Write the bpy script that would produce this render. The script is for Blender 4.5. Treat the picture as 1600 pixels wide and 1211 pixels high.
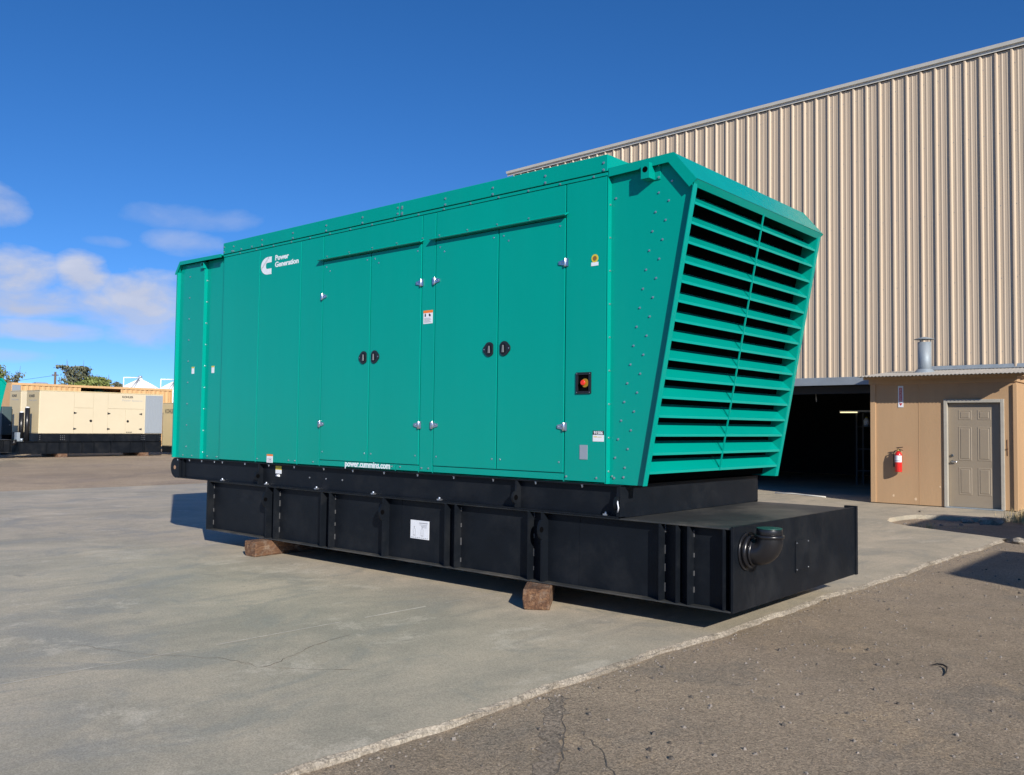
import bpy, bmesh, math, random
from mathutils import Vector, Matrix
random.seed(7)
sc = bpy.context.scene
for o in list(bpy.data.objects): bpy.data.objects.remove(o)
C = sc.collection
R = math.radians

# ------------------------------------------------------------------ camera
YAW, PITCH, ROLL, FPX = -0.7142, 0.0444, 0.0121, 1383.15
CAM = Vector((2.970, -5.863, 1.489))
fw = Vector((math.sin(YAW)*math.cos(PITCH), math.cos(YAW)*math.cos(PITCH), math.sin(PITCH)))
rt = Vector((math.cos(YAW), -math.sin(YAW), 0)); up = rt.cross(fw)
r2 = rt*math.cos(ROLL)+up*math.sin(ROLL); u2 = up*math.cos(ROLL)-rt*math.sin(ROLL)
cd = bpy.data.cameras.new('camera'); cam = bpy.data.objects.new('camera', cd); C.objects.link(cam)
m = Matrix((( r2.x, u2.x, -fw.x, CAM.x), (r2.y, u2.y, -fw.y, CAM.y), (r2.z, u2.z, -fw.z, CAM.z), (0, 0, 0, 1)))
cam.matrix_world = m
cd.sensor_fit = 'HORIZONTAL'; cd.sensor_width = 36; cd.lens = 36*FPX/1600
cd.clip_start = 0.05; cd.clip_end = 6000
sc.camera = cam
sc.render.resolution_x, sc.render.resolution_y = 1024, 775

# ------------------------------------------------------------------ light
LDIR = Vector((-.879, .477, -.475)).normalized()
SUN_EL = math.asin(-LDIR.z); SUN_AZ = math.atan2(-LDIR.x, -LDIR.y)
sd = bpy.data.lights.new('sun', 'SUN'); sd.energy = 4.8; sd.angle = R(.55); sd.color = (1, .945, .86)
sun = bpy.data.objects.new('sun', sd); C.objects.link(sun)
sun.rotation_euler = LDIR.to_track_quat('-Z', 'Y').to_euler(); sun.location = (20, -15, 20)
sc.view_settings.view_transform = 'Standard'; sc.view_settings.look = 'None'
sc.view_settings.gamma = 1; sc.view_settings.exposure = 0.38

def nn(nt, t, **k):
    n = nt.nodes.new(t)
    for a, b in k.items(): setattr(n, a, b)
    return n
def mth(nt, op, a, b=None, c=None, clamp=False):
    n = nn(nt, 'ShaderNodeMath', operation=op, use_clamp=clamp)
    for i, s in enumerate((a, b, c)):
        if s is None: continue
        if isinstance(s, (int, float)): n.inputs[i].default_value = s
        else: nt.links.new(s, n.inputs[i])
    return n.outputs[0]

w = bpy.data.worlds.new('World'); sc.world = w; w.use_nodes = True
nt = w.node_tree; nt.nodes.clear()
out = nn(nt, 'ShaderNodeOutputWorld'); bg = nn(nt, 'ShaderNodeBackground'); nt.links.new(bg.outputs[0], out.inputs[0])
sky = nn(nt, 'ShaderNodeTexSky', sky_type='NISHITA', sun_disc=False)
sky.sun_elevation = SUN_EL; sky.sun_rotation = SUN_AZ; sky.altitude = 0
sky.air_density = 0.6; sky.dust_density = 0.0; sky.ozone_density = 2.5
hsv = nn(nt, 'ShaderNodeHueSaturation'); hsv.inputs['Saturation'].default_value = 1.27; hsv.inputs['Hue'].default_value = .506; hsv.inputs['Value'].default_value = 1.0
nt.links.new(sky.outputs[0], hsv.inputs['Color'])
tc = nn(nt, 'ShaderNodeTexCoord'); mpn = nn(nt, 'ShaderNodeMapping'); mpn.inputs['Location'].default_value = (0, 0, .06); nv = nn(nt, 'ShaderNodeVectorMath', operation='NORMALIZE')
nt.links.new(tc.outputs['Generated'], mpn.inputs[0]); nt.links.new(mpn.outputs[0], nv.inputs[0]); nt.links.new(nv.outputs[0], sky.inputs[0])
sp = nn(nt, 'ShaderNodeSeparateXYZ'); nt.links.new(tc.outputs['Generated'], sp.inputs[0])
el = mth(nt, 'ARCSINE', sp.outputs[2]); az = mth(nt, 'ARCTAN2', sp.outputs[0], sp.outputs[1])
cx = nn(nt, 'ShaderNodeCombineXYZ'); nt.links.new(az, cx.inputs[0]); nt.links.new(mth(nt, 'MULTIPLY', el, 1.9), cx.inputs[1])
def noise(nt, vec, scale, detail=6, rough=.55, dist=0.):
    n = nn(nt, 'ShaderNodeTexNoise'); n.inputs['Scale'].default_value = scale; n.inputs['Detail'].default_value = detail
    n.inputs['Roughness'].default_value = rough; n.inputs['Distortion'].default_value = dist
    if vec is not None: nt.links.new(vec, n.inputs['Vector'])
    return n
n1 = noise(nt, cx.outputs[0], 15, 8, .56, .25).outputs[0]
n2 = noise(nt, cx.outputs[0], 7, 6, .55).outputs[0]
# cumulus banks low over the yard: (azimuth, elevation, half width, half height, density)
banks = [(-1.229, .140, .050, .034, 1), (-1.169, .148, .032, .028, 1), (-1.117, .132, .050, .030, 1), (-1.20, .120, .11, .022, 1), (-1.13, .112, .08, .018, .8),
         (-1.250, .209, .034, .026, .7), (-1.205, .092, .065, .013, .75), (-1.105, .096, .05, .020, .65), (-1.05, .115, .04, .03, .8),
         (-1.072, .190, .045, .014, .42), (-1.066, .216, .075, .015, .26), (-1.149, .184, .025, .007, .3), (-1.229, .064, .04, .008, .5)]
dens = None; hgt = None
for a, e, hw, hh, d in banks:
    da = mth(nt, 'DIVIDE', mth(nt, 'SUBTRACT', az, a), hw); de = mth(nt, 'DIVIDE', mth(nt, 'SUBTRACT', el, e), hh)
    q = mth(nt, 'SUBTRACT', 1, mth(nt, 'ADD', mth(nt, 'MULTIPLY', da, da), mth(nt, 'MULTIPLY', de, de)))
    q = mth(nt, 'ADD', q, mth(nt, 'MULTIPLY', mth(nt, 'SUBTRACT', n1, .49), 2.7))
    q = mth(nt, 'MULTIPLY', mth(nt, 'MULTIPLY', q, .95, clamp=True), d)
    h_ = mth(nt, 'MULTIPLY', q, de)
    dens = q if dens is None else mth(nt, 'MAXIMUM', dens, q)
    hgt = h_ if hgt is None else mth(nt, 'ADD', hgt, h_)
# the same kind of broken low cloud all round the horizon
band = mth(nt, 'SUBTRACT', 1, mth(nt, 'POWER', mth(nt, 'DIVIDE', mth(nt, 'SUBTRACT', el, .12), .09), 2))
away = mth(nt, 'MULTIPLY', mth(nt, 'SUBTRACT', mth(nt, 'ABSOLUTE', mth(nt, 'ADD', az, .85)), .55), 6, clamp=True)
oth = mth(nt, 'MULTIPLY', mth(nt, 'MULTIPLY', mth(nt, 'ADD', mth(nt, 'MULTIPLY', band, .5), mth(nt, 'MULTIPLY', mth(nt, 'SUBTRACT', n2, .62), 5)), .9, clamp=True), away)
dens = mth(nt, 'MAXIMUM', dens, oth)
shade = mth(nt, 'ADD', mth(nt, 'MULTIPLY', hgt, .32), mth(nt, 'ADD', mth(nt, 'MULTIPLY', mth(nt, 'SUBTRACT', n1, .5), 1.2), .45), clamp=True)
cm = nn(nt, 'ShaderNodeMixRGB'); nt.links.new(shade, cm.inputs[0])
CLD = 1/.12
cm.inputs[1].default_value = (.34*CLD, .385*CLD, .52*CLD, 1); cm.inputs[2].default_value = (.49*CLD, .515*CLD, .61*CLD, 1)
mx = nn(nt, 'ShaderNodeMixRGB'); nt.links.new(mth(nt, 'MULTIPLY', dens, .93), mx.inputs[0])
nt.links.new(hsv.outputs[0], mx.inputs[1]); nt.links.new(cm.outputs[0], mx.inputs[2])
nt.links.new(mx.outputs[0], bg.inputs[0]); bg.inputs[1].default_value = .12

# ------------------------------------------------------------------ materials
def mat(name, col, rough=.5, metal=0., spec=.5, var=0., vscale=3., dirt=None, dirt_amt=0., dscale=1.5, bump=0., bscale=40., streak=False, coat=0., emit=None, estr=0., wscale=(1, 1, 1)):
    mt = bpy.data.materials.new(name); mt.use_nodes = True; t = mt.node_tree; b = t.nodes['Principled BSDF']
    b.inputs['Roughness'].default_value = rough; b.inputs['Metallic'].default_value = metal
    b.inputs['Specular IOR Level'].default_value = spec; b.inputs['Coat Weight'].default_value = coat; b.inputs['Coat Roughness'].default_value = .12
    col4 = (*col, 1); b.inputs['Base Color'].default_value = col4
    if emit: b.inputs['Emission Color'].default_value = (*emit, 1); b.inputs['Emission Strength'].default_value = estr
    if var or dirt or bump:
        co = nn(t, 'ShaderNodeNewGeometry').outputs['Position']
        mp = nn(t, 'ShaderNodeMapping'); t.links.new(co, mp.inputs[0])
        mp.inputs['Scale'].default_value = (wscale[0], wscale[1], wscale[2]*(.12 if streak else 1))
        v = mp.outputs[0]; cur = None
        if var:
            n = noise(t, v, vscale, 6, .6).outputs[0]
            mxn = nn(t, 'ShaderNodeMixRGB'); r = nn(t, 'ShaderNodeMapRange'); r.inputs[1].default_value = .3; r.inputs[2].default_value = .7
            t.links.new(n, r.inputs[0]); t.links.new(r.outputs[0], mxn.inputs[0])
            mxn.inputs[1].default_value = tuple(c*(1-var) for c in col)+(1,); mxn.inputs[2].default_value = tuple(min(1, c*(1+var)) for c in col)+(1,)
            cur = mxn.outputs[0]
        if dirt:
            n = noise(t, v, dscale, 9, .68, .2).outputs[0]
            r = nn(t, 'ShaderNodeMapRange'); r.inputs[1].default_value = .48; r.inputs[2].default_value = .75; r.inputs[4].default_value = dirt_amt
            t.links.new(n, r.inputs[0]); d = nn(t, 'ShaderNodeMixRGB'); t.links.new(r.outputs[0], d.inputs[0])
            if cur is not None: t.links.new(cur, d.inputs[1])
            else: d.inputs[1].default_value = col4
            d.inputs[2].default_value = (*dirt, 1); cur = d.outputs[0]
            rr = nn(t, 'ShaderNodeMapRange'); t.links.new(n, rr.inputs[0]); rr.inputs[1].default_value = .3; rr.inputs[2].default_value = .75
            rr.inputs[3].default_value = rough*.85; rr.inputs[4].default_value = min(1, rough*1.25); t.links.new(rr.outputs[0], b.inputs['Roughness'])
        if cur is not None: t.links.new(cur, b.inputs['Base Color'])
        if bump:
            n = noise(t, v, bscale, 5, .6).outputs[0]; bp = nn(t, 'ShaderNodeBump'); bp.inputs['Strength'].default_value = min(1, bump); bp.inputs['Distance'].default_value = .01
            t.links.new(n, bp.inputs['Height']); t.links.new(bp.outputs[0], b.inputs['Normal'])
    return mt

GREEN = mat('green_paint', (.0, .282, .224), .20, spec=.27, var=.04, vscale=1.1, dirt=(.004, .295, .24), dirt_amt=.25, dscale=2.6, bump=.16, bscale=1.5, streak=True)
GREENIN = mat('green_paint_inner', (.0, .20, .165), .5)
BLACK = mat('black_paint', (.006, .008, .0115), .42, spec=.17, var=.15, vscale=5, dirt=(.05, .05, .05), dirt_amt=.22, dscale=2.6, bump=.06, bscale=30)
BLACKD = mat('black_paint_dusty', (.03, .032, .032), .55, var=.2, vscale=3, dirt=(.17, .15, .12), dirt_amt=.75, dscale=1.1, bump=.05, bscale=30)
DARK = mat('shade_black', (.0015, .0015, .002), .9, spec=.05)  # near-black for holes and recesses; their shade is put into the colour
ZINC = mat('zinc', (.55, .57, .60), .3, metal=.9)
STEEL = mat('bright_steel', (.62, .63, .65), .25, metal=1.)
WELD = mat('weld_bead', (.12, .12, .125), .5, metal=.3)
RUBBER = mat('black_plastic', (.012, .012, .014), .3)
WHITE = mat('white_vinyl', (.72, .74, .78), .4, dirt=(.55, .56, .58), dirt_amt=.35, dscale=30)
GREYPL = mat('grey_plate', (.36, .41, .46), .4, metal=.4)
ORANGE = mat('orange_print', (.80, .19, .02), .45)
YELLOW = mat('yellow_print', (.62, .48, .04), .45)
REDP = mat('red_plastic', (.72, .03, .015), .3)
INK = mat('ink', (.02, .02, .022), .5)
INKG = mat('ink_grey', (.33, .34, .36), .5)
CREAM = mat('cream_paint', (.575, .50, .355), .42, var=.03, vscale=1, dirt=(.51, .44, .30), dirt_amt=.25, dscale=1.2)
CREAMD = mat('cream_paint_shaded', (.58, .47, .27), .45, var=.04, vscale=1)  # yellower cream; the shaded look of the ends is put into its colour
GRILLE = mat('grey_grille', (.36, .40, .44), .4, metal=.3)
TEAL = mat('slate_cabinet_paint', (.055, .085, .09), .5, var=.1)
TAN = mat('tan_container_paint', (.60, .37, .17), .55, var=.08, vscale=2, dirt=(.45, .25, .10), dirt_amt=.4, dscale=1)
SILO = mat('white_silo_metal', (.84, .86, .88), .4, metal=.0, var=.03)
METALWALL = mat('beige_metal_siding', (.515, .408, .295), .42, spec=.4, var=.05, vscale=.8, dirt=(.42, .345, .25), dirt_amt=.35, dscale=.7, streak=True)
TRIM = mat('pale_trim_metal', (.60, .58, .52), .4, var=.05)
HEADER = mat('header_steel', (.22, .25, .28), .5, var=.1, vscale=2)
INTERIOR = mat('interior_board', (.03, .03, .031), .9)  # near-black; the darkness of the unlit bay is put into this colour
STUCCO = mat('tan_painted_board', (.41, .262, .142), .75, var=.07, vscale=2.2, dirt=(.36, .22, .12), dirt_amt=.4, dscale=1.6, bump=.25, bscale=60, streak=True)
STUCCO2 = mat('tan_trim_board', (.44, .28, .15), .7, var=.08, vscale=2.5, dirt=(.36, .22, .12), dirt_amt=.4, dscale=3, bump=.15, bscale=50, streak=True)
DOORM = mat('taupe_door_paint', (.275, .225, .165), .45, var=.04, vscale=1.5, dirt=(.2, .16, .12), dirt_amt=.35, dscale=2.4)
FRAMEM = mat('grey_frame_paint', (.40, .37, .31), .5, var=.08, vscale=3, dirt=(.2, .17, .13), dirt_amt=.4, dscale=6)
GALV = mat('galvanised', (.27, .31, .34), .6, metal=.3, var=.12, vscale=6, dirt=(.32, .33, .34), dirt_amt=.5, dscale=4)
REDX = mat('extinguisher_red', (.66, .02, .018), .3, coat=.3)
BARK = mat('bark', (.12, .09, .065), .9, var=.3, vscale=8)
STRAW = mat('dry_grass', (.56, .42, .20), .9, var=.25, vscale=9)
TWIG = mat('twig', (.02, .017, .015), .8)
STONE = mat('stone', (.20, .175, .15), .9, var=.6, vscale=35)

def wood_mat():
    mt = bpy.data.materials.new('weathered_timber'); mt.use_nodes = True; t = mt.node_tree; b = t.nodes['Principled BSDF']; b.inputs['Roughness'].default_value = .85
    co = nn(t, 'ShaderNodeTexCoord').outputs['Object']
    mp = nn(t, 'ShaderNodeMapping'); mp.inputs['Scale'].default_value = (14, 1.6, 14); t.links.new(co, mp.inputs[0])
    a = noise(t, mp.outputs[0], 2.2, 9, .7, .9).outputs[0]
    g = noise(t, co, 9, 7, .7).outputs[0]
    cr = nn(t, 'ShaderNodeValToRGB'); e = cr.color_ramp.elements
    e[0].position = .30; e[0].color = (.035, .017, .010, 1); e[1].position = .68; e[1].color = (.25, .14, .07, 1)
    k = cr.color_ramp.elements.new(.5); k.color = (.125, .06, .03, 1)
    t.links.new(a, cr.inputs[0])
    mx = nn(t, 'ShaderNodeMixRGB'); r = nn(t, 'ShaderNodeMapRange'); r.inputs[1].default_value = .5; r.inputs[2].default_value = .72; r.inputs[4].default_value = .75
    t.links.new(g, r.inputs[0]); t.links.new(r.outputs[0], mx.inputs[0]); t.links.new(cr.outputs[0], mx.inputs[1]); mx.inputs[2].default_value = (.30, .24, .18, 1)
    t.links.new(mx.outputs[0], b.inputs['Base Color'])
    bp = nn(t, 'ShaderNodeBump'); bp.inputs['Strength'].default_value = .9; bp.inputs['Distance'].default_value = .02
    t.links.new(a, bp.inputs['Height']); t.links.new(bp.outputs[0], b.inputs['Normal'])
    return mt
WOOD = wood_mat()

def ground_mat(name, cols, stain, speck=.5, sscale=170, bump=.6, cracks=None, rough=.9, stretch=(1, 1), pale=None, big=.35, drag=None, spots=None):
    """weathered mineral ground: broad blotches, mid stains, fine grain and optional cracks"""
    mt = bpy.data.materials.new(name); mt.use_nodes = True; t = mt.node_tree; b = t.nodes['Principled BSDF']
    b.inputs['Specular IOR Level'].default_value = .3
    pos = nn(t, 'ShaderNodeNewGeometry').outputs['Position']
    mp = nn(t, 'ShaderNodeMapping'); mp.inputs['Scale'].default_value = (stretch[0], stretch[1], 1); t.links.new(pos, mp.inputs[0]); v = mp.outputs[0]
    A = noise(t, v, big, 8, .6, .6).outputs[0]; B = noise(t, v, big*4.5, 10, .72, .5).outputs[0]; D = noise(t, pos, sscale*.35, 6, .75).outputs[0]
    cr = nn(t, 'ShaderNodeValToRGB'); els = cr.color_ramp.elements
    els[0].position = .40; els[0].color = (*cols[0], 1); els[1].position = .60; els[1].color = (*cols[2], 1)
    k = els.new(.5); k.color = (*cols[1], 1)
    ab = mth(t, 'ADD', mth(t, 'MULTIPLY', A, .62), mth(t, 'MULTIPLY', B, .38)); t.links.new(ab, cr.inputs[0]); cur = cr.outputs[0]
    def over(cur, fac, col, mode='MIX'):
        m_ = nn(t, 'ShaderNodeMixRGB', blend_type=mode); t.links.new(fac, m_.inputs[0]); t.links.new(cur, m_.inputs[1]); m_.inputs[2].default_value = (*col, 1); return m_.outputs[0]
    def rng(x, a, bb, lo, hi):
        r = nn(t, 'ShaderNodeMapRange', interpolation_type='SMOOTHSTEP'); t.links.new(x, r.inputs[0])
        for i, q in enumerate((a, bb, lo, hi)): r.inputs[i+1].default_value = q
        return r.outputs[0]
    S = noise(t, v, big*1.7, 9, .7, 1.1).outputs[0]
    cur = over(cur, rng(S, .50, .64, 0, .8), stain)
    if pale:
        P = noise(t, v, big*2.6, 10, .78, .3); P.inputs['Vector'].default_value = (0, 0, 0)
        off = nn(t, 'ShaderNodeMapping'); off.inputs['Location'].default_value = (31, 7, 3); t.links.new(v, off.inputs[0]); t.links.new(off.outputs[0], P.inputs['Vector'])
        cur = over(cur, rng(P.outputs[0], .54, .66, 0, .75), pale)
    if drag:
        for rz, off_ in ((.35, 0), (-.15, 40)):
            dm = nn(t, 'ShaderNodeMapping'); dm.inputs['Rotation'].default_value = (0, 0, rz); dm.inputs['Scale'].default_value = (2.6, .16, 1); dm.inputs['Location'].default_value = (off_, 0, 0); t.links.new(pos, dm.inputs[0])
            cur = over(cur, rng(noise(t, dm.outputs[0], 1.5, 6, .65, .2).outputs[0], .56, .68, 0, drag[1]), drag[0])
    if spots:
        cur = over(cur, rng(noise(t, pos, 2.3, 3, .5, .4).outputs[0], .70, .76, 0, .55), spots); cur = over(cur, rng(noise(t, pos, 9, 3, .5, .4).outputs[0], .72, .77, 0, .5), spots)
    vo = nn(t, 'ShaderNodeTexVoronoi'); vo.inputs['Scale'].default_value = sscale; t.links.new(pos, vo.inputs['Vector'])
    sx = nn(t, 'ShaderNodeSeparateColor'); t.links.new(vo.outputs['Color'], sx.inputs[0])
    gr = mth(t, 'ADD', mth(t, 'MULTIPLY', mth(t, 'SUBTRACT', sx.outputs[0], .5), speck*1.3), mth(t, 'MULTIPLY', mth(t, 'SUBTRACT', D, .5), speck*2.2))
    hs = nn(t, 'ShaderNodeHueSaturation'); t.links.new(mth(t, 'ADD', gr, 1), hs.inputs['Value']); t.links.new(cur, hs.inputs['Color']); cur = hs.outputs[0]
    if cracks:
        wv = nn(t, 'ShaderNodeVectorMath', operation='ADD'); nz = noise(t, pos, 1.6, 8, .7); sc_ = nn(t, 'ShaderNodeVectorMath', operation='SCALE'); sc_.inputs['Scale'].default_value = .9
        t.links.new(nz.outputs[1], sc_.inputs[0]); t.links.new(pos, wv.inputs[0]); t.links.new(sc_.outputs[0], wv.inputs[1])
        ve = nn(t, 'ShaderNodeTexVoronoi', feature='DISTANCE_TO_EDGE'); ve.inputs['Scale'].default_value = cracks[0]; t.links.new(wv.outputs[0], ve.inputs['Vector'])
        msk = rng(noise(t, pos, .5, 4, .6).outputs[0], .52, .6, 0, cracks[2])
        cur = over(cur, mth(t, 'MULTIPLY', rng(ve.outputs[0], cracks[1]*.3, cracks[1], 1, 0), msk), (.05, .045, .04))
    t.links.new(cur, b.inputs['Base Color'])
    t.links.new(rng(S, .35, .7, rough, rough*.82), b.inputs['Roughness'])
    hh = mth(t, 'ADD', mth(t, 'MULTIPLY', sx.outputs[0], .5), mth(t, 'MULTIPLY', D, 1.0))
    bp = nn(t, 'ShaderNodeBump'); bp.inputs['Strength'].default_value = bump; bp.inputs['Distance'].default_value = .012
    t.links.new(hh, bp.inputs['Height']); t.links.new(bp.outputs[0], b.inputs['Normal'])
    return mt
CONCRETE = ground_mat('worn_concrete', ((.33, .294, .224), (.41, .354, .264), (.485, .408, .298)), (.305, .282, .228), drag=((.29, .265, .215), .40), spots=(.24, .22, .18), speck=.30, sscale=170, bump=.12, rough=.70, stretch=(1.1, .8), pale=(.53, .465, .36), big=.55)
CONCEDGE = ground_mat('broken_concrete_edge', ((.22, .19, .15), (.29, .25, .20), (.36, .315, .25)), (.17, .145, .11), speck=.5, sscale=120, bump=.6, rough=.9, big=2)
ASPHALT = ground_mat('worn_asphalt', ((.262, .207, .146), (.315, .247, .175), (.362, .282, .197)), (.24, .20, .152), spots=(.15, .125, .10), speck=.55, sscale=135, bump=1.0, rough=.95, pale=(.385, .29, .19), big=.55)
GRAVEL = ground_mat('brown_gravel', ((.31, .235, .16), (.37, .28, .19), (.42, .32, .22)), (.26, .20, .145), speck=.4, sscale=60, bump=.9, rough=.95, pale=(.34, .26, .20), big=.12)

def leaf_mat(name, c0, c1):
    mt = bpy.data.materials.new(name); mt.use_nodes = True; t = mt.node_tree; b = t.nodes['Principled BSDF']; b.inputs['Roughness'].default_value = .7
    g = noise(t, nn(t, 'ShaderNodeNewGeometry').outputs['Position'], 2.0, 5, .7).outputs[0]
    r = nn(t, 'ShaderNodeMapRange'); r.inputs[1].default_value = .35; r.inputs[2].default_value = .65; t.links.new(g, r.inputs[0])
    m_ = nn(t, 'ShaderNodeMixRGB'); t.links.new(r.outputs[0], m_.inputs[0]); m_.inputs[1].default_value = (*c0, 1); m_.inputs[2].default_value = (*c1, 1)
    t.links.new(m_.outputs[0], b.inputs['Base Color']); b.inputs['Subsurface Weight'].default_value = 0
    return mt
LEAF = leaf_mat('leaf_green', (.10, .135, .03), (.20, .23, .055)); LEAFD = leaf_mat('leaf_grey_green', (.085, .10, .055), (.17, .17, .105))

# ------------------------------------------------------------------ mesh helpers
class MB:
    def __init__(s): s.v = []; s.f = []; s.sm = []
    def add(s, vs, fs, smooth=False):
        o = len(s.v); s.v += [tuple(p) for p in vs]
        for f in fs: s.f.append(tuple(i+o for i in f)); s.sm.append(smooth)
        return s
    def box(s, x0, x1, y0, y1, z0, z1):
        return s.add([(x, y, z) for z in (z0, z1) for y in (y0, y1) for x in (x0, x1)],
                     [(0, 2, 3, 1), (4, 5, 7, 6), (0, 1, 5, 4), (2, 6, 7, 3), (0, 4, 6, 2), (1, 3, 7, 5)])
    def prism(s, poly, axis, a0, a1, smooth=False):
        """poly: 2-D outline; axis 'x' -> (y,z), 'y' -> (x,z), 'z' -> (x,y)"""
        def P(q, a): return (a, q[0], q[1]) if axis == 'x' else (q[0], a, q[1]) if axis == 'y' else (q[0], q[1], a)
        n = len(poly); vs = [P(q, a0) for q in poly]+[P(q, a1) for q in poly]
        A = sum(poly[i][0]*poly[(i+1) % n][1]-poly[(i+1) % n][0]*poly[i][1] for i in range(n))
        flip = (A > 0) == (axis == 'y')
        if a1 < a0: flip = not flip
        c0, c1 = tuple(range(n-1, -1, -1)), tuple(range(n, 2*n)); fs = [c0, c1]
        sd_ = [(i, (i+1) % n, (i+1) % n+n, i+n) for i in range(n)]
        if flip: fs = [f[::-1] for f in fs]; sd_ = [f[::-1] for f in sd_]
        o = len(s.v); s.v += vs
        for f in fs: s.f.append(tuple(i+o for i in f)); s.sm.append(False)
        for f in sd_: s.f.append(tuple(i+o for i in f)); s.sm.append(smooth)
        return s
    def tube(s, pts, rad, n=10, caps=True, smooth=True):
        pts = [Vector(p) for p in pts]; rad = rad if isinstance(rad, (list, tuple)) else [rad]*len(pts)
        rings = []; pr = None
        for i, p in enumerate(pts):
            d = (pts[min(i+1, len(pts)-1)]-pts[max(i-1, 0)]).normalized()
            a = d.cross(Vector((0, 0, 1)) if abs(d.z) < .95 else Vector((0, 1, 0))).normalized() if pr is None else (pr-d*pr.dot(d)).normalized()
            pr = a; b = d.cross(a)
            rings.append([p+(a*math.cos(2*math.pi*k/n)+b*math.sin(2*math.pi*k/n))*rad[i] for k in range(n)])
        o = len(s.v)
        for r in rings: s.v += [tuple(q) for q in r]
        for i in range(len(rings)-1):
            for k in range(n):
                s.f.append((o+i*n+k, o+i*n+(k+1) % n, o+(i+1)*n+(k+1) % n, o+(i+1)*n+k)); s.sm.append(smooth)
        if caps:
            s.f.append(tuple(o+k for k in range(n-1, -1, -1))); s.sm.append(False)
            s.f.append(tuple(o+(len(rings)-1)*n+k for k in range(n))); s.sm.append(False)
        return s
    def bolt(s, x, y, z, ax='y', d=-1, r=.011, h=.009):
        r *= .7
        a = Vector((x, y, z)); e = Vector((0, d, 0) if ax == 'y' else (d, 0, 0) if ax == 'x' else (0, 0, d))
        s.tube([a, a+e*h*.3], r*1.45, 8, smooth=False); return s.tube([a+e*h*.3, a+e*h], [r, r*.9], 6, smooth=False)
    def mesh(s, name):
        me = bpy.data.meshes.new(name); me.from_pydata(s.v, [], s.f); me.polygons.foreach_set('use_smooth', s.sm); me.update(); return me
    def build(s, name, mt, parent=None, bevel=0., seg=2, loc=None, rot=None):
        return link(name, s.mesh(name), mt, parent, bevel, seg, loc, rot)
def link(name, me, mt, parent=None, bevel=0., seg=2, loc=None, rot=None):
    if mt and not me.materials: me.materials.append(mt)
    o = bpy.data.objects.new(name, me); C.objects.link(o); o.parent = parent
    if loc: o.location = loc
    if rot: o.rotation_euler = rot
    if bevel:
        b = o.modifiers.new('bevel', 'BEVEL'); b.width = bevel; b.segments = seg; b.limit_method = 'ANGLE'; b.angle_limit = R(40)
    return o
def tag(o, label=None, cat=None, group=None, kind=None):
    for k, v in (('label', label), ('category', cat), ('group', group), ('kind', kind)):
        if v: o[k] = v
    return o
def empty(name, loc=(0, 0, 0), rz=0., label=None, cat=None, group=None):
    o = bpy.data.objects.new(name, None); C.objects.link(o); o.location = loc; o.rotation_euler = (0, 0, rz); o.empty_display_size = .3
    return tag(o, label, cat, group)
def copy_tree(o, parent=None, skip=()):
    c = o.copy(); C.objects.link(c); c.parent = parent
    for ch in list(o.children):
        if ch.name.split('.')[0] not in skip: copy_tree(ch, c, skip)
    return c
def text_mesh(body, size, bold=0., depth=.0015, width=None, align='LEFT'):
    cu = bpy.data.curves.new('t', 'FONT'); cu.body = body; cu.size = size; cu.offset = bold; cu.extrude = depth/2; cu.align_x = align
    cu.resolution_u = 3; cu.space_line = .95
    o = bpy.data.objects.new('t', cu); C.objects.link(o); bpy.context.view_layer.update()
    me = bpy.data.meshes.new_from_object(o.evaluated_get(bpy.context.evaluated_depsgraph_get()))
    bpy.data.objects.remove(o)
    if width:
        xs = [v.co.x for v in me.vertices]; k = width/(max(xs)-min(xs))
        for v in me.vertices: v.co.x *= k
    return me
def text(name, body, size, mt, parent, loc, face='-y', bold=0., width=None, roll=0.):
    me = text_mesh(body, size, bold, .0015, width); me.name = name
    rz = {'-y': 0, '+x': R(90), '-x': R(-90)}[face]
    o = link(name, me, mt, parent); o.matrix_local = Matrix.Translation(loc) @ Matrix.Rotation(rz, 4, 'Z') @ Matrix.Rotation(R(90), 4, 'X') @ Matrix.Rotation(roll, 4, 'Z')
    return o

# ================================================================== SETTING: ground, asphalt, concrete
def sheet(name, x0, x1, y0, y1, z, mt):
    return tag(MB().add([(x0, y0, z), (x1, y0, z), (x1, y1, z), (x0, y1, z)], [(0, 1, 2, 3)]).build(name, mt), kind='structure')
sheet('ground', -3000, 3000, -3000, 3000, -.075, GRAVEL)

def edge_x(y): return -.19+.0255*y+.020*math.sin(y*1.9+.6)+.013*math.sin(y*4.7+1)+.007*math.sin(y*11.3)
rnd = random.Random(3)
# slab outline, counter clockwise seen from above; the long broken edge along +X is finely stepped
long_edge = []
y = -24.
while y < 8.1:
    long_edge.append((edge_x(y), y)); y += rnd.uniform(.035, .09) if y > -6 else .6
back = [(.04, 8.17), (-.30, 8.36), (-.70, 8.52), (-1.13, 8.73), (-1.48, 8.90), (-1.78, 9.12), (-2.02, 9.5), (-2.14, 10.0), (-2.1, 10.6), (-2.0, 11.02), (-1.7, 11.14), (-1.14, 11.19), (-.86, 11.24), (-.70, 11.42), (-.66, 11.8), (-.62, 13.3), (-.62, 36), (-17.15, 36), (-17.2, 5), (-17.45, 0), (-18.0, -24)]
top_pts = []
for i, (x, y) in enumerate(long_edge):
    top_pts.append((x-.008-abs(rnd.gauss(0, .007))-(rnd.uniform(.02, .06) if rnd.random() < .05 else 0), y))
bm = bmesh.new()
def ring(pts, z): return [bm.verts.new((x, y, z)) for x, y in pts]
outline = top_pts+back
tv = ring(outline, 0.0)
es = [bm.edges.new((tv[i], tv[(i+1) % len(tv)])) for i in range(len(tv))]
bmesh.ops.triangle_fill(bm, edges=es, use_beauty=True)
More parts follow.
